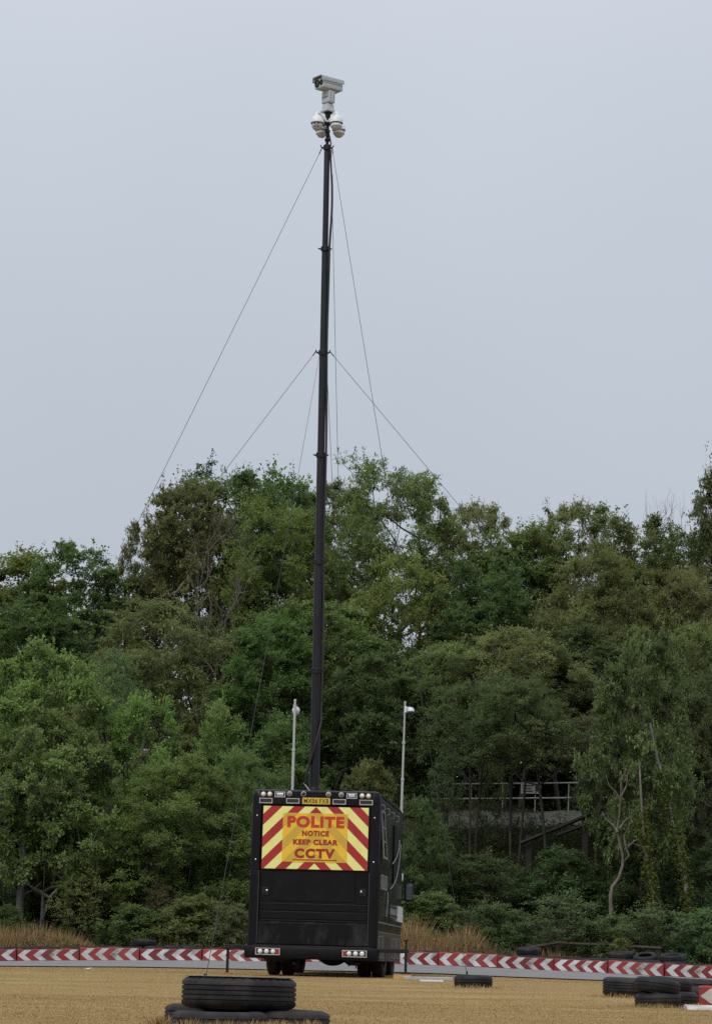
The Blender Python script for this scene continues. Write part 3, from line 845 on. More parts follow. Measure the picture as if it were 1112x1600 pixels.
# loose undergrowth: nobody could count it
def undergrowth(name, label, boxes, seed, leaf, per, hgt, col, kind='stuff'):
    rng = np.random.default_rng(seed)
    Bs, Ts = [], []
    for (x0, x1, y0, y1, n) in boxes:
        x = rng.uniform(x0, x1, n); y = rng.uniform(y0, y1, n)
        m = 0.35 + 0.65 * np.clip(np.sin(x * 1.7 + seed) * np.sin(y * 1.3 + seed * 2) + .45, 0, 1)
        h = hgt * m * (0.3 + 0.7 * rng.random(n))
        b = np.stack([x, y, gzb(x, y)], -1)
        d = rnd_dir(rng, n) * 0.45 + np.array([0, -0.15, 1])
        Bs.append(b + d * (h * .4)[:, None]); Ts.append(b + d * h[:, None])
    B = np.concatenate(Bs); Tt = np.concatenate(Ts)
    v, ti, ag = foliage_from_twigs(B, Tt, per, leaf, .6, .05, rng, .07)
    o = link_mesh(name, leaf_mesh(name, v, ti, ag)); o.color = (*col, 1)
    tag(o, label, 'undergrowth', kind=kind)
    return o


undergrowth('undergrowth', 'tangled low green undergrowth covering the wooded bank', [(-13, 14, 58.9, 62, 5200), (-14, 15, 62, 70, 6500), (-16, 17, 70, 82, 3000), (2.5, 14, 60.5, 71, 6500)], 3, .085, 6, .75, (.052, .068, .032))
undergrowth('nettle_strip', 'green weeds edging the foot of the bank behind the barrier', [(-12, -1.5, 58.0, 59.3, 1300), (1.5, 12, 57.9, 59.3, 1300)], 5, .075, 6, .40, (.085, .098, .042))


def grass(name, label, cat, spots, seed, material, width=.008, lean=.35, kind='stuff'):
    """spots: x, y, sx, sy, count, height"""
    rng = np.random.default_rng(seed)
    V, Tn = [], []
    for (x, y, sx, sy, n, h) in spots:
        X = rng.normal(x, sx, n) if sx > 0 else rng.uniform(x + sx, x - sx, n)
        Y = rng.normal(y, sy, n) if sy > 0 else rng.uniform(y + sy, y - sy, n)
        hh = h * (0.4 + 0.6 * rng.random(n))
        if sx > 0:
            hh *= np.clip(1.15 - 0.35 * np.hypot((X - x) / sx, (Y - y) / max(sy, .01)), .25, 1)
        a = rng.random(n) * 6.28
        b = np.stack([X, Y, gzb(X, Y) - .004], -1)
        w = np.stack([np.cos(a), np.sin(a), np.zeros(n)], -1) * width * (0.6 + .8 * rng.random(n))[:, None]
        tip = b + np.stack([rng.normal(scale=lean, size=n) * hh, rng.normal(scale=lean, size=n) * hh, hh], -1)
        V.append(np.stack([b - w, b + w, tip], 1).reshape(-1, 3)); Tn.append(rng.random(n))
    v = np.concatenate(V); t = np.concatenate(Tn)
    o = link_mesh(name, np_mesh(name, v, np.arange(len(v)).reshape(-1, 3), material, {'tint': t}, tri=True))
    tag(o, label, cat, kind=kind)
    return o


spots = []
for (px, py, D, s, n, h) in [(50, 1470, 59.0, .45, 1500, 1.0), (95, 1470, 58.8, .4, 1500, .85), (120, 1475, 58.6, .35, 900, .6), (5, 1475, 58.8, .4, 1200, 1.0), (-20, 1475, 59, .5, 900, 1.0),
                             (640, 1485, 59.0, .4, 1800, 1.25), (668, 1485, 58.8, .4, 1500, .85), (700, 1488, 58.8, .4, 1500, .9), (728, 1488, 58.9, .35, 1300, 1.1), (755, 1490, 58.8, .4, 800, .6),
                             (250, 1480, 59.2, .7, 600, .6), (340, 1480, 59.2, .5, 500, .5), (860, 1490, 59, .5, 500, .5), (820, 1490, 58.8, .4, 500, .5)]:
    c = at(px, py, D); spots.append((c.x, D, s, s * .7, n, h))
grass('dry_grass', 'tall straw coloured dry grass tufts along the foot of the bank', 'grass', spots, 11, DRYGRASS, .011, .28)
spots = [(0, 33.5, -9, -14, 150000, .018), (0, 24.5, -5, -6, 60000, .02)]
for (px, py, D) in [(430, 1600, 20.0), (300, 1604, 19.9), (350, 1604, 19.85), (480, 1602, 20.4), (265, 1602, 20.9), (400, 1603, 19.9)]:
    c = at(px, py, D); spots.append((c.x, D, .14, .05, 380, .12))
for (px, D, n) in [(739, 36.6, 250), (1020, 30.6, 350), (965, 34.4, 300), (1085, 31, 250)]:
    c = at(px, 1560, D); spots.append((c.x, D, .3, .06, n, .09))
grass('lawn_grass', 'short parched golden grass blades all over the lawn', 'grass', spots, 12, LAWNBLADE, .006, .5)


# ------------------------------------------------------------------ tyres
def tyre_mesh(name, rad, width, hole, ribs, lugs, material, n=60, crown=0.0):
    """a tyre lying flat: lathe with grooves, lugged shoulders and a hollow"""
    w = width
    prof = []   # outer from bottom to top: (r, h)
    sw = rad * 0.94
    prof += [(hole, w * .10), (hole + (sw - hole) * .35, w * .02), (sw - (sw - hole) * .25, 0.0), (sw, w * .06), (rad * .985, w * .13)]
    k = ribs
    a, b = w * .14, w * .86
    for i in range(k):
        s0 = a + (b - a) * i / k
        s1 = a + (b - a) * (i + 1) / k
        g = (s1 - s0) * .13
        prof += [(rad, s0 + g), (rad, s1 - g)]
        if i < k - 1:
            prof += [(rad * .972, s1 - g * .6), (rad * .972, s1 + g * .6)]
    prof += [(rad * .985, w * .87), (sw, w * .94), (sw - (sw - hole) * .25, w), (hole + (sw - hole) * .35, w * .98), (hole, w * .90),
             (hole * 1.02, w * .84), (sw * .93, w * .72), (sw * .93, w * .28), (hole * 1.02, w * .16)]
    prof = [(r * (1 - crown * abs(h / w - .5) ** 2.2 * 4) if r > rad * .9 else r, h) for r, h in prof]
    mb = MB().lathe(prof, n, closed=True)
    if lugs:
        m = n
        for i, (r, h) in enumerate(prof):
            if .05 < h / w < .17 and r > rad * .93 or .83 < h / w < .95 and r > rad * .93:
                for q in range(m):
                    if q % 2 == 0:
                        x, y, z = mb.v[i * m + q]
                        mb.v[i * m + q] = (x * .975, y * .975, z)
    o = mb.build(name, material, None, 35)
    me = o.data
    bpy.data.objects.remove(o)
    return me


TRUCKTYRE = tyre_mesh('truck_tyre', 0.525, 0.295, 0.29, 5, True, RUBBER, 72)
OLDTYRE = tyre_mesh('worn_truck_tyre', 0.43, 0.20, 0.24, 4, True, RUBBER2, 56, crown=.02)
CARTYRE = tyre_mesh('car_tyre', 0.315, 0.195, 0.19, 3, False, RUBBER, 44, crown=.075)
WALLTYRE = tyre_mesh('wall_tyre', 0.27, 0.325, 0.16, 5, False, RUBBER2, 36, crown=.05)
SMALLTYRE = tyre_mesh('kart_tyre', 0.29, 0.16, 0.17, 3, False, RUBBER2, 36, crown=.08)


def tyre(name, me, loc, label, group, tilt=(0, 0), sc=1.0):
    o = link_mesh(name, me)
    o.location = loc; o.rotation_euler = (tilt[0], tilt[1], random.random() * 6.28); o.scale = (sc, sc, sc)
    tag(o, label, 'tyre', group)
    return o


def on_ground(px, D, dz=0.0, py=1540):
    c = at(px, py, D); return Vector((c.x, D, float(gzb(c.x, D)) + dz))


G1 = 'tyre stack in the left foreground'
tA = on_ground(343, 20.35, -.055, 1590)
tyre('tyre', OLDTYRE, tA, 'flat worn tyre under the big ribbed tyre, nearest the viewer', G1)
tyre('tyre', OLDTYRE, on_ground(442, 20.95, -.05, 1590), 'flat worn tyre sticking out to the right under the big ribbed tyre', G1, (0, R(1.5)))
tyre('tyre', OLDTYRE, on_ground(328, 21.75, -.035, 1590), 'flat worn tyre peeping out at the left behind the stack', G1)
bigt = tyre('tyre', TRUCKTYRE, Vector((at(373, 1560, 20.95).x, 20.95, tA.z + .205)), 'big ribbed black truck tyre lying on top of the foreground stack', G1, (R(-.3), R(.8)))
MB().lathe([(.478, .2935), (.486, .2955), (.497, .2945), (.499, .290)], 72).build('bleached_rim', mat('bleached_rubber', (.10, .10, .105), .8, var=.4, vscale=9, dirt=(.30, .30, .30), dirt_amt=.7, dscale=5), bigt, 40)
G2 = 'tyre heap at the right edge'
c1 = on_ground(1026, 31.0, 0.0, 1570)
tyre('tyre', CARTYRE, c1 + Vector((.012, 0, -.01)), 'lower car tyre of the two stacked nearest at the right', G2, (R(1), R(2.5)))
tyre('tyre', CARTYRE, c1 + Vector((-.01, 0, .178)), 'upper tilted car tyre of the two stacked nearest at the right', G2, (R(6.5), R(3.5)))
c2 = on_ground(1052, 31.75, 0.0, 1570)
tyre('tyre', CARTYRE, c2 + Vector((.02, .0, -.01)), 'lower car tyre half hidden right of the nearest stacked pair', G2, (R(-1), R(1.5)))
tyre('tyre', CARTYRE, c2 + Vector((-.06, .05, .185)), 'upper car tyre half hidden right of the nearest stacked pair', G2, (R(4), R(3)))
tyre('tyre', TRUCKTYRE, on_ground(994, 35.0, -.01, 1550), 'large truck tyre lying behind the stacked car tyres at the right', G2, (R(.5), R(1.5)))
tyre('tyre', TRUCKTYRE, on_ground(1103, 34.6, -.01, 1550), 'large truck tyre cut off by the right edge', G2, (R(2), R(2)))
tyre('tyre', CARTYRE, on_ground(1100, 33.4, .0, 1550), 'dark car tyre leaning beside the red and white end panel', G2, (R(4), R(-4)))
tyre('tyre', CARTYRE, on_ground(739, 37.0, -.008, 1535), 'single car tyre lying alone on the lawn right of the truck', 'tyres on the lawn', (R(.5), R(1)))

# ------------------------------------------------------------------ barrier panels
BX = [-68, 27, 125, 219, 316.5, 410, 503, 595, 685, 777, 865, 949.5, 1038, 1130]
BYB = [1502, 1503, 1503.5, 1503.5, 1503, 1503.5, 1505, 1507, 1511, 1515, 1517.5, 1521.5, 1525.5, 1529]
BD = [56, 56, 56, 56, 56, 56, 56, 56, 55.6, 55.0, 54.3, 53.6, 52.8, 52]
BL = ['red and white chevron barrier panel cut off by the left edge', 'chevron barrier panel first whole one from the left edge', 'chevron barrier panel second whole one from the left edge',
      'chevron barrier panel third whole one from the left edge', 'chevron barrier panel running behind the left outrigger of the truck', 'chevron barrier panel hidden behind the rear wheels of the truck',
      'chevron barrier panel seen only beneath the truck belly', 'chevron barrier panel directly right of the truck behind its outrigger', 'chevron barrier panel second to the right of the truck',
      'chevron barrier panel third to the right of the truck with a brown scrape', 'chevron barrier panel behind the large tyres with a torn end', 'chevron barrier panel second from the right edge',
      'chevron barrier panel cut off by the right edge']
BT = ['of three black tyres behind the ' + t for t in ('barrier panel cut off by the left edge', 'first whole barrier panel from the left', 'second whole barrier panel from the left', 'third whole barrier panel from the left',
      'barrier panel at the left outrigger', '', '', 'barrier panel at the right outrigger', 'second barrier panel right of the truck', 'scraped third barrier panel right of the truck', 'torn barrier panel by the large tyres',
      'second barrier panel from the right edge', 'barrier panel cut off by the right edge')]
rngb = random.Random(4)
PANEL_H = 0.302


def chevron_polys(L, Hh, pitch, n, x0):
    """white chevrons pointing left, as clipped polygons (x, z)"""
    out = []
    pitch = (L - .015 - x0 - .345) / max(n - 1, 1)
    for k in range(n):
        a = x0 + k * pitch
        t = .175 + rngb.uniform(-.008, .008)
        s = .165
        pts = [(a, Hh / 2), (a + s, Hh * .985), (a + s + t, Hh * .985), (a + t, Hh / 2), (a + s + t, Hh * .015), (a + s, Hh * .015)]
        if a > -0.01 and a + s + t < L + .005:
            out.append(pts)
    return out


def barrier_panel(a, b, label, short=0, h=PANEL_H, n=4, group='chevron panels along the track edge'):
    d = b - a; L = d.length - .028
    ang = math.atan2(d.y, d.x)
    root = empty('chevron_barrier', a, (rngb.uniform(-.05, .05), -math.asin(d.z / d.length) + rngb.uniform(-.009, .009), ang + rngb.uniform(-.04, .04)))
    tag(root, label, 'barrier', group)
    hh = h + rngb.uniform(-.022, .016)
    # board: a slightly bowed belt with rounded top edge
    mb = MB()
    N = 10
    bow = rngb.uniform(-.02, .03)
    sag = [rngb.uniform(-.014, .012) for _ in range(N + 1)]
    prof = [(0, 0), (.0, hh - .02), (.006, hh - .005), (.02, hh), (.05, hh), (.05, 0)]
    fb = lambda u: bow * math.sin(u * math.pi)
    for i in range(N + 1):
        u = i / N
        for (py, pz) in prof:
            mb.v.append((u * L, py + fb(u), pz + (sag[i] if pz > .1 else 0)))
    m = len(prof)
    for i in range(N):
        for k in range(m):
            k2 = (k + 1) % m
            mb.f.append((i * m + k, (i + 1) * m + k, (i + 1) * m + k2, i * m + k2))
    mb.f.append(tuple(range(m))); mb.f.append(tuple(N * m + k for k in reversed(range(m))))
    mb.build('board', rngb.choice(REDS), root)
    wh = rngb.choice(WHITES)
    for pts in chevron_polys(L, hh - .02, (L - .02) / 4, n, .012 + rngb.uniform(0, .012)):
        c = MB()
        P = []
        for yy in (-.005, -.001):
            P += [(x, yy + fb(min(max(x / L, 0), 1)), z + .004) for x, z in pts]
        c.poly(P, [(0, 1, 2, 3), (0, 3, 4, 5), (6, 9, 8, 7), (6, 11, 10, 9)] + [(i, (i + 1) % 6, (i + 1) % 6 + 6, i + 6) for i in range(6)])
        c.build('chevron', wh, root)
    return root


tyre_n = 0
for i in range(len(BX) - 1):
    a = at(BX[i], BYB[i], BD[i]); b = at(BX[i + 1], BYB[i + 1], BD[i + 1])
    a.z = float(gzb(a.x, a.y)) + .022; b.z = float(gzb(b.x, b.y)) + .022
    barrier_panel(a, b, BL[i])
    # tyre row behind the panel
    if i in (5, 6): continue
    d = (b - a)
    for k in range(3):
        u = (k + .5) / 3 + rngb.uniform(-.05, .05)
        q = a + d * u
        y2 = q.y + .36 + rngb.uniform(0, .05)
        zg = float(gzb(q.x, y2)) + .02
        tyre('tyre', WALLTYRE, (q.x, y2 + rngb.uniform(-.03, .06), zg), ('left ', 'middle ', 'right ')[k] + BT[i], 'tyres lying behind the barrier', (R(rngb.uniform(-3, 4)), R(rngb.uniform(-4, 4))), rngb.uniform(.97, 1.06))
for (px, py, D, me, tl, lab) in [(225, 1487, 57.0, CARTYRE, (3, 2), 'raised black tyre on the row behind the left barrier'), (826, 1499, 56.0, CARTYRE, (2, -3), 'raised black tyre behind the barrier left of the low rail'),
                                 (969, 1501, 54.6, CARTYRE, (4, 2), 'thick raised tyre behind the right barrier'), (1008, 1504, 54.3, SMALLTYRE, (14, 6), 'tilted grey tyre on top of the right barrier row'),
                                 (1050, 1507, 54.1, CARTYRE, (0, 6), 'flat black tyre raised near the right edge behind the barrier')]:
    c = at(px, py, D)
    tyre('tyre', me, (c.x, D, float(gzb(c.x, D)) + .335), lab, 'raised tyres behind the barrier', (R(tl[0]), R(tl[1])))

# end panel and kerb at the right edge
e0 = on_ground(1091, 32.2, 0.0, 1570); e1 = e0 + Vector((1.0, -.35, 0)); e1.z = float(gzb(e1.x, e1.y))
barrier_panel(e0, e1, 'red and white end panel standing beside the tyre heap at the right edge', h=.27, n=3, group='end panels by the tyre heap')
k0 = on_ground(1072, 30.0, 0, 1578)
kb = MB()
for i in range(9):
    u = i / 8
    x, y = k0.x + u * 1.6, k0.y + .1 - u * .5
    z = float(gzb(x, y))
    for (dy, dz) in ((-.22, -.02), (-.18, .022), (0, .055), (.14, .06), (.2, -.02)):
        kb.v.append((x, y + dy, z + dz))
for i in range(8):
    for k in range(4):
        kb.f.append((i * 5 + k, (i + 1) * 5 + k, (i + 1) * 5 + k + 1, i * 5 + k + 1))
kb.f.append((0, 1, 2, 3, 4)); kb.f.append((44, 43, 42, 41, 40))
ko = kb.build('kerb', mat('kerb_paint', (.55, .54, .52), .8, var=.15, vscale=3, dirt=(.25, .12, .09), dirt_amt=.7, dscale=4), None, 30)
tag(ko, 'low white painted concrete kerb at the right edge by the tyres', 'kerb')

# ------------------------------------------------------------------ bank furniture: railing, path, handrail, low rail
pth = MB()
N = 16
for i in range(N + 1):
    px = 700 + i * 17
    a = at(px, 1291 + 3 * math.sin(i), 71.2); b = at(px, 1268 - 2 * math.sin(i * .7), 73.6)
    pth.v += [tuple(a), tuple(b), (a.x, a.y + .02, a.z - .5)]
for i in range(N):
    pth.f += [(i * 3, i * 3 + 3, i * 3 + 4, i * 3 + 1), (i * 3 + 2, i * 3 + 5, i * 3 + 3, i * 3)]
po = pth.build('path', CONCRETE)
tag(po, 'sloping grey concrete path on the bank below the white railing', 'path', kind='structure')
RD = 73.8
rr = empty('white_railing', at(830, 1275, RD))
tag(rr, 'white tubular railing half hidden among the trees on the bank', 'railing')
inv = Matrix.Translation(-rr.location)
for (y0, y1) in ((1225.5, 1222.5), (1248.5, 1246)):
    MB().tube([at(x, y0 + (y1 - y0) * (x - 660) / 300, RD) for x in (660, 735, 810, 885, 962)], .027, 8).xf(inv).build('rail', RAILWHITE, rr, 40)
for x in (684, 736, 785, 836, 888, 940):
    MB().tube([at(x - 1, 1272, RD + .02), at(x, 1223.5, RD + .02)], .020, 8).xf(inv).build('post', RAILWHITE, rr, 40)
sg = empty('notice_board', at(829, 1232, RD - .06))
tag(sg, 'small white notice board fixed to the white railing', 'sign')
MB().box(-.33, .33, -.008, .008, -.17, .17, .004).build('board', RAILWHITE, sg)
for (x0, x1, z) in ((-.27, .1, .09), (-.27, .02, .0), (-.27, .06, -.09)):
    MB().box(x0, x1, -.0115, -.0085, z - .022, z + .022).build('print', PRINTBLACK, sg)
MB().box(.14, .27, -.0115, -.0085, -.1, .1).build('print', PRINTBLACK, sg)
hr = empty('wooden_handrail', at(914, 1300, 66.5))
tag(hr, 'dark wooden handrail climbing diagonally across the bank', 'handrail')
inv = Matrix.Translation(-hr.location)
for (p0, p1, th) in (((812, 1318), (970, 1251), .05), ((868, 1306), (985, 1262), .04)):
    MB().tube([at(*p0, 66.4), at((p0[0] + p1[0]) / 2, (p0[1] + p1[1]) / 2 + .8, 66.5), at(*p1, 66.6)], th * 1.2, 4).xf(inv).build('rail', DARKWOOD, hr)
for x, y in ((914, 1274), (826, 1312), (966, 1252)):
    p = at(x, y - 8, 66.5)
    MB().box(p.x - .085, p.x + .085, 66.56, 66.70, float(gzb(p.x, 66.6)) - .1, p.z, .01).xf(inv).build('post', DARKWOOD, hr)
lr = empty('low_wooden_rail', at(920, 1485, 58.9))
tag(lr, 'low weathered wooden rail behind the right barrier', 'fence')
inv = Matrix.Translation(-lr.location)
for pts in ([(828, 1480), (872, 1473)], [(872, 1473.5), (950, 1477)], [(948, 1476), (1032, 1482)]):
    a, b = at(*pts[0], 58.8), at(*pts[1], 58.9)
    MB().tube([a, (a + b) / 2 + Vector((0, 0, -.01)), b], [.045, .05, .045], 4).xf(inv).build('rail', OLDWOOD, lr)
for x, y in ((826, 1478), (872, 1474), (949, 1477), (1028, 1482)):
    a = at(x, y, 58.95)
    MB().box(a.x - .06, a.x + .06, a.y + .06, a.y + .17, a.z - .6, a.z + .05, .01).xf(inv).build('post', OLDWOOD, lr)
for i, (px, py, D, s, lab) in enumerate([(642, 1408, 60.5, .13, 'pale grey boulder beside the truck cab on the bank'), (648, 1449, 59.6, .11, 'small grey boulder in the dry grass right of the truck'), (668, 1457, 59.4, .09, 'brown grey stone half buried in the dry grass'), (662, 1420, 60.2, .09, 'grey stone among the brambles right of the truck')]):
    bm = bmesh.new(); bmesh.ops.create_icosphere(bm, subdivisions=3, radius=1)
    for v in bm.verts:
        n = v.co.normalized()
        k = 1 + .22 * math.sin(n.x * 3 + i) * math.cos(n.y * 4 + i * 2) + .1 * math.sin(n.z * 7 + i)
        v.co = (n.x * s * k * 1.3, n.y * s * k, n.z * s * k * .75)
    o = MB().bm(bm).build('boulder', STONE, None, 40)
    o.location = at(px, py, D); o.location.z = float(gzb(o.location.x, D)) + s * .3; tag(o, lab, 'stone', 'stones on the bank right of the truck')

# ------------------------------------------------------------------ the truck
TR_O = at(492.5, 1525.5, 40.0) + Vector((-.08, 0, 0)); TR_O.z = 0.0
TR_ROT = (0, R(.4), R(-6.3))
truck = empty('police_truck', TR_O, TR_ROT)
tag(truck, 'black box bodied police truck seen from behind with a yellow and red warning sign', 'truck')
TR_M = Matrix.LocRotScale(TR_O, __import__('mathutils').Euler(TR_ROT), Vector((1, 1, 1)))


def tw(x, y, z):
    return TR_M @ Vector((x, y, z))


HW, TOP, LEN = 1.15, 3.26, 5.0


def rounded_rect(w, z0, z1, r, n=6, rb=.03):
    pts = []
    for (cx, cz, a0, rr) in ((w - r, z1 - r, 0, r), (-w + r, z1 - r, 90, r), (-w + rb, z0 + rb, 180, rb), (w - rb, z0 + rb, 270, rb)):
        for k in range(n + 1):
            a = R(a0 + 90 * k / n)
            pts.append((cx + rr * math.cos(a), cz + rr * math.sin(a)))
    return pts


def loft(mb, secs):
    """secs: list of (pts2d, y)"""
    n = len(secs[0][0]); o = len(mb.v)
    for pts, y in secs:
        mb.v += [(x, y, z) for x, z in pts]
    for i in range(len(secs) - 1):
        for k in range(n):
            k2 = (k + 1) % n
            mb.f.append((o + i * n + k, o + i * n + k2, o + (i + 1) * n + k2, o + (i + 1) * n + k))
    return o, n


# main box: olive sides and roof
mb = MB()
o, n = loft(mb, [(rounded_rect(HW - .02, .52, TOP - .05, .07), .16), (rounded_rect(HW - .02, .52, TOP - .05, .07), LEN)])
mb.f.append(tuple(range(n))); mb.f.append(tuple(o + n + k for k in reversed(range(n))))
body = mb.build('body', OLIVE, truck, 35)
# moulded rear frame with rounded corners
mb = MB()
inn = [(max(min(x, .985), -.985), max(min(z, 3.005), .53)) for x, z in rounded_rect(HW - .035, .52, TOP - .03, .10)]
secs = [(rounded_rect(HW - .012, .50, TOP - .04, .10), .165), (rounded_rect(HW + .005, .50, TOP, .11), .155), (rounded_rect(HW + .005, .50, TOP, .11), .06), (rounded_rect(HW - .01, .51, TOP - .015, .11), .02), (rounded_rect(HW - .04, .515, TOP - .035, .10), 0.0),
        (inn, .004), (inn, .07)]
loft(mb, secs)
frame = mb.build('rear_frame', BLACKGEL, truck, 40)
MB().box(-HW + .03, HW - .03, .03, LEN - .05, TOP - .052, TOP - .012, .015).build('roof', BLACKGEL, truck)
# rear doors and tailboard
MB().box(-.975, .975, .050, .10, .52, 3.0).build('door', BLACKDOOR, truck)
up = MB().box(-.70, .74, .040, .052, 1.30, 1.835, .006).build('door_panel', BLACKDOOR, truck)
for s in (-1, 1):
    MB().box(s * .855 - .11, s * .855 + .11, .042, .0525, 1.27, 1.835, .005).build('door_panel', BLACKDOOR, truck)
for z0, z1, y in ((1.135, 1.262, .043), (.985, 1.12, .036), (.935, .975, .046)):
    MB().box(-.965, .965, y, .0535, z0, z1, .008).build('tail_rib', BLACKDOOR, truck)
flap = MB().box(-.975, .975, .022, .049, .545, .925, .008).build('tail_flap', SCUFFED, truck)
for x in (-.68, -.02, .70):
    MB().box(x - .09, x + .09, .016, .030, .895, .935, .006).build('hinge', BLACKSTEEL, flap)
for x, z in ((-.865, 1.46), (.875, 1.475)):
    lt_ = MB().box(x - .06, x + .06, .034, .044, z - .07, z + .07, .01).build('latch', BLACKSTEEL, truck)
    MB().lathe([(.018, .034), (.018, .024), (.008, .020)], 14, (x + .03 * (1 if x < 0 else -1), 0, z + .015), 'Y').build('lock', CHROME, lt_, 40)
    MB().lathe([(.028, .036), (.028, .030), (.012, .028)], 14, (x - .025, 0, z - .02), 'Y').build('lock', BLACKSTEEL, lt_, 40)
for s in (-1, 1):
    MB().box(s * .985 - .008, s * .985 + .008, -.004, .012, .55, 1.82).build('door_seal', mat('seal_rubber', (.022, .022, .025), .45, var=.3, vscale=5), truck)
    for z in (2.79, 2.012):
        MB().lathe([(.014, .004), (.014, -.006), (.006, -.010)], 10, (s * 1.055, 0, z), 'Y').build('rivet', CHROME, truck, 40)

# warning sign
SX, SZ0, SZ1 = .945, 1.86, 2.965
sign = MB().box(-SX, SX, .004, .044, SZ0, SZ1, .003).build('warning_sign', SIGNYEL, truck)


def clip(poly, a, b, c):
    """keep the side a*x + b*z <= c"""
    out = []
    for i in range(len(poly)):
        p, q = poly[i], poly[(i + 1) % len(poly)]
        dp, dq = a * p[0] + b * p[1] - c, a * q[0] + b * q[1] - c
        if dp <= 0: out.append(p)
        if dp * dq < 0:
            t = dp / (dp - dq)
            out.append((p[0] + (q[0] - p[0]) * t, p[1] + (q[1] - p[1]) * t))
    return out


def flat_poly(pts, y, th=.0022):
    n = len(pts)
    return MB().poly([(x, y, z) for x, z in pts] + [(x, y + th, z) for x, z in pts],
                     [tuple(range(n)), tuple(n + k for k in reversed(range(n)))] + [(k, n + k, n + (k + 1) % n, (k + 1) % n) for k in range(n)])


def stripes(x0, x1, z0, z1, y, material, name, par, hole=None):
    for s in (-1, 1):
        for k in range(-6, 6):
            lo, hi = -.195 + .4 * k, .0 + .4 * k
            rect = [(0, z0), (s * max(abs(x0), abs(x1)), z0), (s * max(abs(x0), abs(x1)), z1), (0, z1)]
            rect = clip(rect, 1, 0, x1); rect = clip(rect, -1, 0, -x0)
            # u = (z - SZ1) + |x| between lo and hi
            for (sa, c) in ((1, hi), (-1, -lo)):
                if len(rect) >= 3: rect = clip(rect, sa * s, sa, c + sa * SZ1)
            pieces = [rect]
            if hole:
                hx0, hx1, hz0, hz1 = hole
                pieces = [clip(rect, 1, 0, hx0), clip(rect, -1, 0, -hx1)] if len(rect) >= 3 else []
                midp = clip(clip(rect, -1, 0, -hx0), 1, 0, hx1) if len(rect) >= 3 else []
                if len(midp) >= 3: pieces += [clip(midp, 0, 1, hz0), clip(midp, 0, -1, -hz1)]
            for p in pieces:
                if len(p) >= 3:
                    ar = abs(sum(p[i][0] * p[(i + 1) % len(p)][1] - p[(i + 1) % len(p)][0] * p[i][1] for i in range(len(p)))) / 2
                    if ar > .0004: flat_poly(p, y).build(name, material, par)


HOLE = (-.585, .575, 1.985, 2.85)
stripes(-SX, SX, SZ0, SZ1, .0012, SIGNRED, 'stripe', sign, HOLE)
gold = MB().box(HOLE[0], HOLE[1], -.0025, .0035, HOLE[2], HOLE[3]).build('notice_panel', SIGNGOLD, sign)
stripes(HOLE[0] + .002, HOLE[1] - .002, HOLE[2] + .002, HOLE[3] - .002, -.0050, SIGNGOLD2, 'stripe', sign)


def text_obj(txt, x0, x1, z0, z1, y, material, parent, bold=.0, name='lettering', space=1.0):
    cu = bpy.data.curves.new(name, 'FONT')
    cu.body = txt; cu.offset = bold; cu.extrude = .0012; cu.resolution_u = 4; cu.space_character = space
    ob = bpy.data.objects.new(name, cu); COL.objects.link(ob)
    bpy.context.view_layer.update()
    dg = bpy.context.evaluated_depsgraph_get()
    me = bpy.data.meshes.new_from_object(ob.evaluated_get(dg))
    bpy.data.objects.remove(ob); bpy.data.curves.remove(cu)
    co = np.zeros(len(me.vertices) * 3, np.float32); me.vertices.foreach_get('co', co); co = co.reshape(-1, 3)
    mn, mx = co.min(0), co.max(0)
    nco = np.stack([x0 + (co[:, 0] - mn[0]) / (mx[0] - mn[0]) * (x1 - x0), y - co[:, 2], z0 + (co[:, 1] - mn[1]) / (mx[1] - mn[1]) * (z1 - z0)], -1)
    me.vertices.foreach_set('co', nco.astype(np.float32).ravel()); me.update()
    me.materials.clear(); me.materials.append(material); me.name = name
    return link_mesh(name, me, parent)


text_obj('POLITE', -.505, .515, 2.595, 2.80, -.0068, TEXTRED, sign, .052, space=1.14)
text_obj('NOTICE', -.235, .247, 2.445, 2.542, -.0068, TEXTMAROON, sign, .055, space=1.15)
text_obj('KEEP CLEAR', -.392, .41, 2.291, 2.388, -.0068, TEXTMAROON, sign, .055, space=1.15)
text_obj('CCTV', -.361, .363, 2.055, 2.226, -.0068, TEXTMAROON, sign, .055, space=1.2)
MB().box(-.392, .398, -.0080, -.0056, 2.018, 2.034).build('underline', TEXTMAROON, sign)
MB().box(.378, .395, -.0074, -.0056, 2.075, 2.19).build('scratch', SIGNGOLD2, sign)

# header lamps, slots and number plate
for x, z, m in ((-.955, 3.172, LENSCLEAR), (-.840, 3.174, LENSCLEAR), (-.485, 3.19, LENSGREY), (-.232, 3.19, PRINTBLACK), (.216, 3.19, LENSGREY), (.446, 3.188, LENSGREY), (.82, 3.176, LENSCLEAR), (.935, 3.174, LENSCLEAR)):
    l_ = MB().lathe([(.046, .012), (.046, -.012), (.040, -.016)], 20, (x, 0, z), 'Y').build('marker_lamp', FRAMEGREY if m is not LENSCLEAR else LENSAMBER, truck, 40)
    MB().lathe([(.037, -.014), (.034, -.026), (.022, -.036), (.008, -.040)], 20, (x, 0, z), 'Y').build('lens', m, l_, 60)


def framed(x, z, w, h, t, frame_m, inner_m, name, y=-.012, parent=truck):
    f = MB()
    for (a, b, c, d) in ((-w, w, h - t, h), (-w, w, -h, -h + t), (-w, -w + t, -h + t, h - t), (w - t, w, -h + t, h - t)):
        f.box(x + a, x + b, y, .008, z + c, z + d)
    o_ = f.build(name, frame_m, parent)
    MB().box(x - w + t, x + w - t, y + .006, .0085, z - h + t, z + h - t).build('inset', inner_m, o_)
    return o_


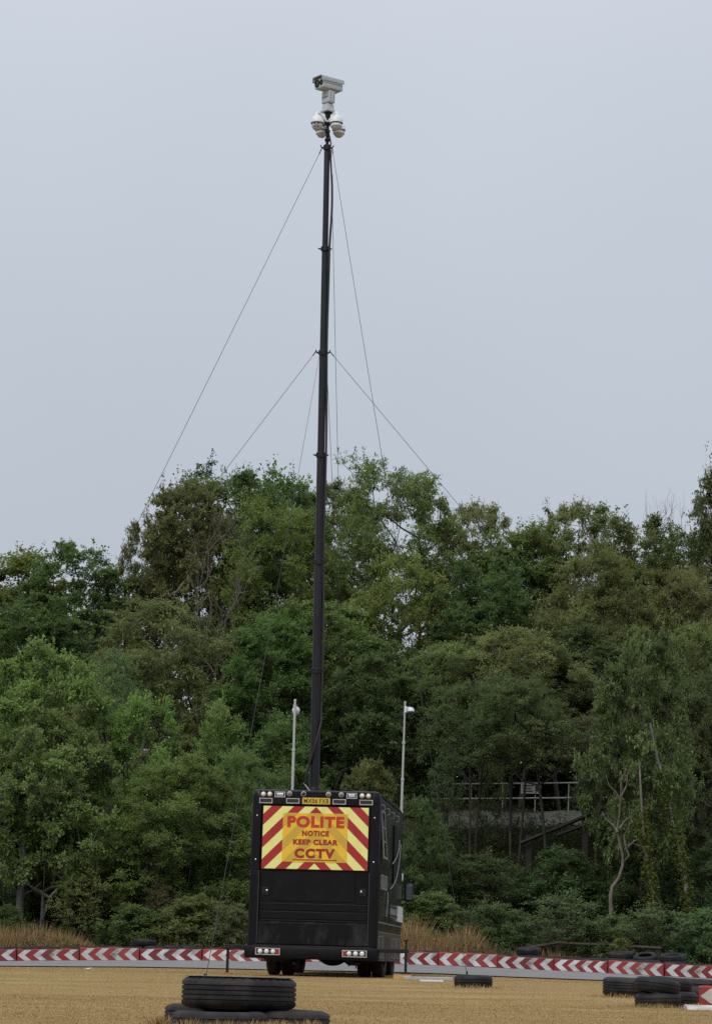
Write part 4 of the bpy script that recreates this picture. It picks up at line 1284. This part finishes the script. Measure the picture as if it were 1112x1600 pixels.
for x, z in ((-.905, 3.058), (-.42, 3.062), (.415, 3.062), (.895, 3.060)):
    framed(x, z, .118, .046, .012, FRAMEGREY, PRINTBLACK, 'vent')
for x, z in ((-.655, 3.172), (.635, 3.172)):
    l_ = framed(x, z, .094, .050, .013, FRAMEGREY, BLACKSTEEL, 'camera_lamp')
    MB().box(x - .06, x + .06, -.011, -.004, z - .024, z + .024, .003).build('lens', CHROME, l_)
plate = MB().box(-.25, .25, -.010, .006, 3.010, 3.124, .003).build('number_plate', PLATEYEL, truck)
text_obj('MX06', -.222, .022, 3.026, 3.108, -.0118, PRINTBLACK, plate, .014, space=1.12)
text_obj('FXB', .06, .222, 3.026, 3.108, -.0118, PRINTBLACK, plate, .014, space=1.12)

# bumper and its lamp clusters
bumper = MB().box(-1.19, 1.19, -.07, .16, .292, .505, .028).build('bumper', BLACKDOOR, truck, 40)
MB().box(-1.16, 1.16, -.05, .2, .497, .515, .004).build('step_tread', BLACKSTEEL, bumper)
for s in (-1, 1):
    xc, zc = s * .768, .412
    f = MB()
    w, h, t = .217, .060, .012
    for (a, b, c, d) in ((-w, w, h - t, h), (-w, w, -h, -h + t), (-w, -w + t, -h + t, h - t), (w - t, w, -h + t, h - t)):
        f.box(xc + a, xc + b, -.092, -.066, zc + c, zc + d)
    cl = f.build('lamp_cluster', FRAMEGREY, truck)
    MB().box(xc - w + t, xc + w - t, -.078, -.066, zc - h + t, zc + h - t).build('backing', PRINTBLACK, cl)
    MB().box(xc - s * .175 - .028, xc - s * .175 + .028, -.090, -.077, zc - .045, zc + .045, .004).build('red_lens', REDLENS, cl)
    for k in range(3):
        xx = xc + s * (-.095 + k * .115)
        MB().lathe([(.044, -.076), (.043, -.090), (.030, -.104), (.010, -.110)], 20, (xx, 0, zc), 'Y').build('lamp', LENSCLEAR, cl, 60)

# outriggers
for s, xe, zt in ((-1, -1.50, .0), (1, 1.66, .085)):
    arm = MB().box(min(s * 1.1, xe + s * .05), max(s * 1.1, xe + s * .05), .02, .13, .445, .515, .006).build('outrigger_arm', BLACKSTEEL, truck)
    leg = MB().box(xe - .022, xe + .022, .050, .100, zt + .02, .60, .005).build('jack_leg', BLACKSTEEL, truck)
    MB().tube([(xe, .075, .58), (xe, .075, .68)], .016, 8).build('crank_screw', BLACKSTEEL, leg)
    MB().tube([(xe - .05, .075, .66), (xe + .05, .075, .672)], .011, 6).build('crank_bar', BLACKSTEEL, leg)
    MB().box(xe - .09, xe + .09, -.015, .165, zt + .006, zt + .024, .004).build('jack_foot', RUST if s < 0 else BLACKSTEEL, leg)

# chassis, axle and wheels
MB().box(-.42, -.34, .1, 6.0, .40, .56).build('chassis_rail', BLACKSTEEL, truck)
MB().box(.34, .42, .1, 6.0, .40, .56).build('chassis_rail', BLACKSTEEL, truck)
ax = MB().tube([(-1.0, 2.2, .40), (1.0, 2.2, .40)], .065, 10).build('rear_axle', BLACKSTEEL, truck, 40)
bm = bmesh.new(); bmesh.ops.create_uvsphere(bm, u_segments=18, v_segments=12, radius=.2)
MB().bm(bm, Matrix.Translation((.12, 2.2, .37)) @ Matrix.Diagonal((1.35, 1, .9, 1))).build('differential', BLACKSTEEL, ax, 40)
for x in (-.55, .55):
    sp = MB()
    sp.tube([(x, 1.5, .45), (x, 1.85, .34), (x, 2.2, .31), (x, 2.55, .34), (x, 2.9, .45)], .035, 6)
    sp.build('leaf_spring', BLACKSTEEL, truck, 40)
MB().tube([(-.30, .35, .29), (-.30, .2, .25), (-.31, .02, .22)], .030, 10).build('tow_shackle', BLACKSTEEL, truck, 40)
MB().tube([(.55, .4, .31), (.62, .5, .25), (.70, 1.2, .25)], .045, 10).build('exhaust', BLACKSTEEL, truck, 40)
MB().box(.42, .80, 3.2, 3.9, .20, .44, .03).build('fuel_tank', BLACKSTEEL, truck)
WT = tyre_mesh('tyre', .40, .225, .23, 4, False, RUBBER, 44)


def wheel(x, y):
    w_ = empty('wheel', (x, y, .395), (0, R(90), 0)); w_.parent = truck
    t_ = link_mesh('tyre', WT, w_); t_.location = (0, 0, -.1125)
    MB().lathe([(.235, -.085), (.22, -.02), (.12, .0), (.11, .05), (.05, .055)], 28).build('rim', BLACKSTEEL, w_, 40)


for x, y in ((-.965, 2.2), (-.70, 2.2), (.72, 2.2), (.985, 2.2), (.86, 5.3), (-.93, 5.3)):
    wheel(x, y)
for x in (-.83, .85):
    MB().box(x - .26, x + .26, 1.66, 1.675, .24, .55, .003).build('mudflap', RUBBER2, truck)

# right flank: trims, window, grille, lockers, handles, cables
XR = HW - .02
MB().box(XR - .002, XR + .022, .17, LEN - .01, .965, .985, .003).build('side_trim', SIDEGREY, truck)
MB().box(XR - .002, XR + .014, .17, LEN - .01, .80, .815, .003).build('side_trim', mat('trim_brass', (.2, .17, .09), .5, var=.2), truck)
skirt = MB().box(XR - .05, XR + .006, .19, LEN - .02, .30, .795, .006).build('skirt', OLIVEDULL, truck)
for y0, y1 in ((.35, 1.15), (3.1, 3.8), (4.0, 4.7)):
    f = MB()
    for (a, b, c, d) in ((y0, y1, .72, .735), (y0, y1, .36, .375), (y0, y0 + .05, .375, .72), (y1 - .05, y1, .375, .72)):
        f.box(XR + .004, XR + .016, a, b, c, d)
    f.build('locker_frame', SIDEGREY, skirt)
# flat dark plate on the skirt, painting in the shade of the rear wheel opening
MB().box(XR + .0065, XR + .0105, 1.75, 2.65, .31, .74, .002).build('wheel_arch_shade', PRINTBLACK, skirt)
win = empty('side_window', (XR + .005, .25, 2.95), (0, R(-4.5), 0)); win.parent = truck
f = MB()
for (a, b, c, d) in ((0, .62, -.03, 0), (0, .62, -.86, -.82), (0, .05, -.82, -.03), (.57, .62, -.82, -.03)):
    f.box(0, .025, a, b, c, d)
f.build('window_frame', SIDEGREY, win)
MB().box(.008, .016, .05, .57, -.82, -.03).build('pane', GLASSDARK, win)
for z in (-.3, -.55): MB().box(.004, .02, .05, .57, z - .012, z + .012).build('glazing_bar', SIDEGREY, win)
for y in (.55, 1.5, 2.5, 3.5):
    MB().tube([(XR, y, 3.06), (XR + .04, y, 3.05), (XR + .045, y + .03, 2.97), (XR, y + .03, 2.94)], .014, 6).build('grab_handle', SIDEGREY, truck, 40)
f = MB()
for (a, b, c, d) in ((.6, 1.75, 1.80, 1.83), (.6, 1.75, 1.57, 1.60), (.6, .68, 1.60, 1.80), (1.67, 1.75, 1.60, 1.80)):
    f.box(XR - .001, XR + .018, a, b, c, d)
gr = f.build('vent_grille', SIDEGREY, truck)
for k in range(5): MB().box(XR + .001, XR + .01, .70 + k * .2, .80 + k * .2, 1.605, 1.795).build('slat', SIDEGREY, gr)
MB().tube([(XR + .02, 1.8, 1.55), (XR + .03, 1.75, 1.4), (XR + .02, 1.6, 1.1)], .014, 6).build('door_stay', SIDEGREY, truck, 40)
st = MB().box(XR + .002, XR + .05, 2.0, 3.3, 1.10, 1.33, .005).build('folded_step', SIDEGREY, truck)
for z in (1.30, 1.14): MB().box(XR + .05, XR + .065, 1.9, 3.4, z - .015, z + .015).build('step_rail', BLACKSTEEL, st)
MB().box(XR + .05, XR + .065, 1.86, 1.94, .99, 1.38).build('step_rail', BLACKSTEEL, st)
MB().box(XR + .002, XR + .045, 3.9, 4.9, 1.06, 1.36, .008).build('white_locker', WHITE, truck)
MB().box(XR + .002, XR + .03, 2.9, 3.5, 1.75, 2.85, .01).build('side_door', BLACKDOOR, truck)
for a, b, c in (((3.9, 2.62), (3.2, 2.28), (2.5, 2.1)), ((4.2, 2.55), (3.2, 1.75), (2.1, 1.62))):
    pts = []
    for k in range(9):
        t = k / 8
        y = a[0] * (1 - t) ** 2 + 2 * b[0] * t * (1 - t) + c[0] * t * t; z = a[1] * (1 - t) ** 2 + 2 * b[1] * t * (1 - t) + c[1] * t * t
        pts.append((XR + .035 + .03 * math.sin(t * 3.1), y, z))
    MB().tube(pts, .009, 6).build('loose_cable', CABLEGREY, truck, 60)
# cab, wind deflector and mirrors
mb = MB()
o, n = loft(mb, [(rounded_rect(1.03, .45, 2.15, .12), LEN + .12), (rounded_rect(1.03, .45, 2.15, .12), 5.9), (rounded_rect(.98, .45, 1.45, .12), 6.8)])
mb.f.append(tuple(range(n))); mb.f.append(tuple(o + 2 * n + k for k in reversed(range(n))))
cab = mb.build('cab', OLIVE, truck, 40)
MB().box(.94, 1.10, LEN + .10, LEN + .16, 1.35, 2.02, .02).build('wind_deflector', CREAM, cab, 40)
MB().box(1.01, 1.12, LEN + .2, LEN + .5, 1.88, 2.06, .04).build('air_horn', WHITE, cab, 40)
for s in (-1, 1):
    mr_ = MB().box(s * 1.22 - .085, s * 1.22 + .085, 5.62, 5.72, 1.50, 1.86, .03).build('mirror', BLACKSTEEL, truck, 40)
    MB().box(s * 1.22 - .062, s * 1.22 + .068, 5.606, 5.622, 1.53, 1.83, .004).build('mirror_glass', MIRRORGLASS, mr_)
    MB().tube([(s * 1.0, 5.8, 2.06), (s * 1.1, 5.75, 1.97), (s * 1.22, 5.7, 1.85)], .016, 6).build('mirror_arm', BLACKSTEEL, mr_, 40)
    MB().tube([(s * 1.0, 5.8, 1.42), (s * 1.12, 5.75, 1.44), (s * 1.22, 5.7, 1.52)], .014, 6).build('mirror_arm', BLACKSTEEL, mr_, 40)

blk = empty('timber_block', tw(1.62, .075, 0) + Vector((0, 0, 0)), (0, 0, R(-7)))
blk.location.z = float(gzb(blk.location.x, blk.location.y))
tag(blk, 'fresh yellow timber block under the right outrigger of the truck', 'block')
MB().box(-.16, .15, -.11, .11, -.01, .075, .006).build('plank', TIMBER, blk)
MB().box(.155, .20, -.09, .12, -.01, .055, .006).build('offcut', OLDWOOD, blk)
ld = empty('aluminium_ladder', on_ground(668, 39.6, .0, 1527), (0, 0, R(3)))
tag(ld, 'silver metal ladder section lying flat on the grass beside the timber block', 'ladder')
for y in (-.15, .15): MB().box(-.42, .42, y - .025, y + .025, .0, .055, .004).build('rail', ALU, ld)
for k in range(4): MB().tube([(-.33 + k * .22, -.15, .03), (-.33 + k * .22, .15, .03)], .018, 8).build('rung', ALU, ld, 40)
pl = MB().box(-.2, .2, -.04, .04, 0, .03, .004).build('white_plank', WHITE)
pl.location = on_ground(674, 38.9, 0, 1530); tag(pl, 'short white plank on the grass in front of the metal ladder', 'plank')
lit = MB()
lit.poly([(-.14, 0, .0), (-.05, -.03, .035), (.06, .02, .02), (.14, 0, .045), (.02, .06, .03), (-.1, .05, .01)], [(0, 1, 5), (1, 2, 4), (1, 4, 5), (2, 3, 4)])
lo = lit.build('paper_scrap', WHITE); lo.location = on_ground(133, 43.0, .005, 1518)
tag(lo, 'scrap of white paper on the lawn near the left barrier', 'litter')

# ------------------------------------------------------------------ telescopic mast
MD = 42.2
MASTX = [(488, 1232), (488.6, 1200), (492, 1045), (495, 875), (499, 708), (503, 548), (507, 386), (511, 228)]
mp_ = [at(x, y, MD) for x, y in MASTX]
mbase = tw(-.32, 2.2, TOP - .03); mtop = mp_[-1]
dirm = (mtop - mbase)


def mast_pt(z):
    t = (z - mbase.z) / dirm.z
    return mbase + dirm * t


mast = empty('telescopic_mast', mbase)
tag(mast, 'tall black telescopic mast rising from the truck roof', 'mast')
inv = Matrix.Translation(-mbase)
zs = [mbase.z] + [p.z for p in mp_[2:]]
rads = [.092, .085, .078, .071, .064, .058, .054]
for i in range(6):
    a, b = mast_pt(zs[i] - (.05 if i else 0)), mast_pt(zs[i + 1])
    MB().tube([a, b], rads[i], 20).xf(inv).build('section', MASTBLACK, mast, 40)
for i in range(1, 7):
    c = mast_pt(zs[i]); r0 = rads[i - 1]
    col = MB().lathe([(r0 + .001, -.09), (r0 + .012, -.085), (r0 + .012, -.03), (r0 + .018, -.025), (r0 + .018, .0), (rads[min(i, 5)] + .003, .02)], 24, tuple(c - mbase)).build('collar', BLACKSTEEL, mast, 40)
    cc = c - mbase
    for s in (-1, 1):
        MB().tube([cc + Vector((s * r0, 0, -.05)), cc + Vector((s * (r0 + .05), 0, -.035)), cc + Vector((s * (r0 + .075), 0, .02 if (i + s) % 2 else -.03))], [.022, .016, .008], 6).build('lug', BLACKSTEEL, col, 40)
    MB().box(cc.x - .03, cc.x + .03, cc.y - r0 - .035, cc.y - r0 - .005, cc.z - .10, cc.z - .02, .004).build('clamp', BLACKSTEEL, col)
MB().lathe([(.17, 0), (.17, .03), (.13, .05), (.12, .22), (.105, .25)], 24).build('base', BLACKSTEEL, mast, 40)
# cable bundle hugging the right side, then crossing to the left foot
cp = []
rngm = random.Random(3)
for k in range(46):
    t = k / 45
    z = mtop.z - .1 - t * (mtop.z - zs[1] - .1 + .9)
    p = mast_pt(z)
    rr_ = np.interp(z, zs, rads)
    sw = .018 * math.sin(t * 9) ** 2 + (.045 * math.sin(math.pi * t / .17) if t < .17 else 0)
    cp.append(p - mbase + Vector((rr_ + .006 + sw, -.025, 0)))
zc = cp[-1].z
for (dx, dy, f) in ((.10, -.06, .92), (.06, -.12, .80), (-.02, -.13, .60), (-.10, -.10, .42), (-.17, -.06, .22), (-.20, -.05, .10), (-.14, -.06, .02)):
    p = mast_pt(mbase.z + zc * f) - mbase
    cp.append(p + Vector((dx, dy, 0)))
MB().tube(cp, .019, 7).xf(Matrix.Identity(4)).build('cable_bundle', CABLE, mast, 60)
MB().tube([p + Vector((.012, .03, .0)) for p in cp[2:-3]], .014, 6).build('cable_bundle', CABLE, mast, 60)
MB().tube([Vector((-.20, -.05, .32)), Vector((-.12, -.1, .22)), Vector((.0, -.16, .08)), Vector((.12, -.18, .03)), Vector((.25, -.18, .02))], .014, 6).build('loose_cable', CABLEGREY, mast, 60)
MB().tube([mtop - mbase + Vector((0, 0, -.05)), mtop - mbase + Vector((0, 0, .62))], .032, 12).build('top_spigot', BLACKSTEEL, mast, 40)
for z in (.12, .3): MB().lathe([(.05, -.02), (.055, 0), (.05, .03)], 14, tuple(mtop - mbase + Vector((0, 0, z)))).build('clamp', BLACKSTEEL, mast, 40)
MB().tube([mtop - mbase + Vector((.06, -.02, -.12)), mtop - mbase + Vector((.075, -.02, .05)), mtop - mbase + Vector((.03, -.04, .25)), mtop - mbase + Vector((-.03, -.04, .42)), mtop - mbase + Vector((.02, -.03, .55))], .014, 6).build('loose_cable', CABLE, mast, 60)
xb = mtop - mbase + Vector((0, 0, .47))
for s in ((-1, -1), (1, -1), (-1, 1), (1, 1)):
    MB().tube([xb, xb + Vector((s[0] * .15, s[1] * .15, 0))], .018, 6).build('cross_arm', BLACKSTEEL, mast, 40)
MB().box(xb.x - .07, xb.x + .07, xb.y - .07, xb.y + .07, xb.z - .02, xb.z + .02, .004).build('bracket_plate', BLACKSTEEL, mast)

# dome cameras round the mast head
HB = mtop + Vector((0, 0, .47))


def ball(r, seg=24, ring=14):
    bm = bmesh.new(); bmesh.ops.create_uvsphere(bm, u_segments=seg, v_segments=ring, radius=r); return bm


def dome_camera(sx, sy, label, eye):
    c = HB + Vector((sx, sy, .0))
    sr = math.hypot(sx, sy)
    o_ = empty('dome_camera', c, (0, 0, math.atan2(sy, sx)))
    tag(o_, label, 'camera', 'dome cameras round the mast head')
    # arm: from bracket up and over
    MB().tube([(-sr + .03, 0, .02), (-sr * .65, 0, .07), (-.06, 0, .155), (-.02, 0, .165), (.012, 0, .145), (.012, 0, .09)], [.036, .034, .032, .034, .036, .04], 10).build('arm', WHITE, o_, 50)
    cap = MB().lathe([(.03, .105), (.065, .095), (.105, .055), (.128, -.0), (.134, -.045), (.134, -.065), (.120, -.068)], 28).build('housing', WHITE, o_, 50)
    MB().lathe([(.122, -.066), (.123, -.073), (.112, -.076)], 28).build('seal_ring', PRINTBLACK, o_, 40)
    b_ = MB().bm(ball(.112), Matrix.Translation((0, 0, -.10)) @ Matrix.Diagonal((1, 1, 1.05, 1))).build('ball', CAMGREY, o_, 60)
    if eye:
        a = -math.atan2(sy, sx) + R(-98)
        fx, fy = math.cos(a), math.sin(a)
        for (u, w, rr) in ((-.035, -.085, .026), (.035, -.085, .026), (-.03, -.155, .018), (.03, -.155, .018), (0, -.12, .012)):
            d = Vector((fx, fy, 0)) * .10 + Vector((-fy, fx, 0)) * u + Vector((0, 0, w + .10))
            d = d.normalized() * .110
            MB().bm(ball(rr, 12, 8), Matrix.Translation(Vector((0, 0, -.10)) + d)).build('lens', GLASSDARK, b_, 60)
    else:
        MB().lathe([(.1165, -.012), (.119, 0), (.1165, .012)], 24, (0, 0, -.125)).build('seam_ring', WHITE, b_, 40)
    return o_


dome_camera(-.205, -.17, 'white dome camera with dark lenses on the near left of the mast head', True)
dome_camera(.175, -.20, 'white dome camera turned away on the near right of the mast head', False)
dome_camera(-.12, .22, 'white dome camera half hidden behind the near left dome', False)
dome_camera(.225, .19, 'white dome camera lower right, half hidden behind the near right dome', False)

# long range pan and tilt camera on top
pt = empty('pan_tilt_camera', mtop + Vector((0, 0, .62)), (0, 0, R(-48)), (.90, .90, 1.05))
tag(pt, 'large pale grey pan and tilt camera on top of the mast', 'camera')
MB().lathe([(.05, -.02), (.06, 0), (.06, .05), (.085, .06), (.085, .085)], 20).build('flange', BLACKSTEEL, pt, 40)
mb = MB()
sq = lambda w, d: [(-w, -d), (w, -d), (w, d), (-w, d)]
for (w, d, z) in ((.125, .125, .085), (.125, .125, .115), (.095, .10, .135), (.085, .09, .24)):
    mb.v += [(x, y, z) for x, y in sq(w, d)]
for i in range(3):
    for k in range(4): mb.f.append((i * 4 + k, i * 4 + (k + 1) % 4, i * 4 + 4 + (k + 1) % 4, i * 4 + 4 + k))
mb.f += [(3, 2, 1, 0), (12, 13, 14, 15)]
mb.build('pedestal', CAMGREY, pt)
MB().lathe([(.06, .235), (.06, .265)], 20).build('neck', BLACKSTEEL, pt, 40)
yk = MB().box(-.125, .125, -.095, .095, .262, .50, .018).build('tilt_unit', CAMGREY, pt, 40)
MB().box(-.105, .105, -.101, -.093, .365, .378, .002).build('groove', BLACKSTEEL, yk)
MB().box(.123, .131, -.07, .06, .29, .49, .004).build('side_cover', CAMGREY, yk)
for a in (-.05, .045):
    MB().tube([(.131, a, .31), (.131, a + .01, .47)], .004, 5).build('bolt', PRINTBLACK, yk)
MB().box(-.09, .09, -.10, .12, .498, .53, .008).build('saddle', CAMGREY, pt)
hd = empty('head', (0, 0, .53), (R(4), 0, 0)); hd.parent = pt
MB().box(-.15, .15, -.27, .30, .0, .20, .02).build('housing', CAMGREY, hd, 40)
MB().box(-.153, .153, -.26, .29, .088, .095, .002).build('seam', BLACKSTEEL, hd)
mb = MB()
prof = [(-.165, .13), (-.172, .15), (-.165, .215), (-.13, .235), (.13, .235), (.165, .215), (.172, .15), (.165, .13), (.158, .15), (.155, .21), (.125, .226), (-.125, .226), (-.155, .21), (-.158, .15)]
for y in (-.33, .33): mb.v += [(x, y, z) for x, z in prof]
n = len(prof)
for k in range(n): mb.f.append((k, (k + 1) % n, n + (k + 1) % n, n + k))
for e in (0, n):
    for k in range(6): mb.f.append((e + k, e + k + 1, e + 12 - k, e + 13 - k))
mb.build('sunshield', CAMGREY, hd, 30)
MB().box(-.152, .152, -.272, -.266, .012, .19, .002).build('front_plate', CAMGREY, hd)
for x, z, r_ in ((-.065, .105, .062), (.075, .100, .036)):
    l_ = MB().lathe([(r_ + .014, -.268), (r_ + .014, -.288), (r_, -.290), (r_, -.276)], 24, (x, 0, z), 'Y').build('lens_ring', BLACKSTEEL, hd, 40)
    MB().lathe([(r_, -.274), (r_ * .7, -.281), (r_ * .2, -.285)], 24, (x, 0, z), 'Y').build('lens', GLASSDARK, hd, 60)
MB().box(.05, .10, -.276, -.268, .155, .172, .002).build('sensor', PRINTBLACK, hd)

# small camera poles on the roof
def cam_pole(label, base, top_, joints):
    o_ = empty('camera_pole', base)
    tag(o_, label, 'pole', 'camera poles on the truck roof')
    v = top_ - base
    zz = [0] + joints + [1]
    for i in range(len(zz) - 1):
        MB().tube([v * zz[i], v * zz[i + 1]], .026 - .004 * i, 10).build('section', POLEGREY, o_, 40)
    for j in joints:
        MB().lathe([(.026, -.03), (.034, -.025), (.034, .015), (.022, .02)], 14, tuple(v * j)).build('clamp', POLEGREY, o_, 40)
    MB().lathe([(.02, 0), (.028, .02), (.024, .045), (.008, .055)], 12, tuple(v)).build('end_cap', POLEGREY, o_, 40)
    MB().box(-.045, .035, -.05, .05, -.02, .012, .004).build('foot_plate', POLEGREY, o_)
    return o_


lb = tw(-.80, .9, TOP - .012); ltop = at(461, 1097, lb.y)
lb.x = at(457, 1228, lb.y).x
cam_pole('left grey camera pole on the truck roof', lb, ltop, [.48])
rb = tw(1.0, 4.80, TOP - .03); rtop = at(632.5, 1100, rb.y); rb.x = at(627, 1258, rb.y).x
cam_pole('right grey camera pole at the front corner of the truck roof', rb, rtop, [.30, .64])


def small_dome(loc, rz, label, dome_m):
    o_ = empty('pole_camera', loc, (0, 0, rz), (.68, .68, .68))
    tag(o_, label, 'camera', 'cameras on the roof poles')
    MB().tube([(0, 0, .0), (.06, 0, .045), (.13, 0, .05), (.155, 0, .03)], [.022, .022, .024, .026], 8).build('bracket', WHITE, o_, 50)
    MB().lathe([(.03, .06), (.055, .05), (.09, .01), (.105, -.04), (.105, -.06), (.095, -.065)], 24, (.155, 0, 0)).build('housing', WHITE, o_, 50)
    MB().bm(ball(.097), Matrix.Translation((.155, 0, -.085))).build('dome', dome_m, o_, 60)
    MB().box(-.03, .03, -.04, .04, -.09, .09, .006).build('clamp', WHITE, o_)
    return o_


small_dome(rtop + Vector((.02, 0, -.11)), R(-20), 'small dome camera with black dome hanging from the right roof pole', GLASSDARK)
small_dome(ltop + Vector((0, .02, -.11)), R(80), 'small white camera behind the top of the left roof pole', CAMGREY)

# guy wires
def mast_at_px(py):
    x = np.interp(py, [m[1] for m in MASTX][::-1], [m[0] for m in MASTX][::-1])
    return mast_pt(at(x, py, MD).z)


top_p, mid_p = mast_at_px(232), mast_at_px(549)


def guy(label, a, b, peg=True, r_=.0047):
    o_ = empty('guy_wire', b)
    tag(o_, label, 'wire', 'guy wires staying the mast')
    v = a - b
    sag = Vector((0, 0, -.05))
    MB().tube([Vector((0, 0, 0)), v * .33 + sag, v * .66 + sag, v], r_, 5).build('wire', WIRE, o_, 60)
    MB().tube([v * .992, v], r_ * 2.2, 6).build('thimble', BLACKSTEEL, o_, 60)
    if peg: MB().tube([Vector((0, 0, .06)), Vector((0, 0, -.3))], .014, 6).build('peg', BLACKSTEEL, o_)
    return o_


def gpt(x, y): return Vector((x, y, float(gzb(x, y)) + .03))


lx = Vector((-.10, -.02, 0)); rx = Vector((.10, -.02, 0))
guy('guy wire from the mast top down to the left', top_p + lx, gpt(at(-129, 1512, 41).x, 41))
tyre_c = on_ground(739, 37.0, .1, 1535)
guy('guy wire from the mast top to the single tyre on the right of the lawn', top_p + rx, Vector((at(729, 1522, 37).x, 37.0, tyre_c.z + .09)))
guy('nearly vertical guy wire from the mast top passing behind the truck', top_p + Vector((.08, .08, 0)), gpt(at(545, 1505, 52).x, 52))
guy('guy wire from the middle collar down to the left', mid_p + lx * 1.3, gpt(at(-244, 1505, 43).x, 43))
guy('guy wire from the middle collar down to the right', mid_p + rx * 1.3, gpt(at(1354, 1520, 44).x, 44))
guy('guy wire from the middle collar to the big foreground tyre', mid_p + Vector((-.05, -.1, 0)), Vector((at(321, 1527, 20.8).x, 20.8, tA.z + .46)), r_=.0034)
guy('short visible guy wire close to the mast right side below the middle collar', mid_p + Vector((.06, .1, 0)), gpt(at(556, 1505, 50).x, 50))
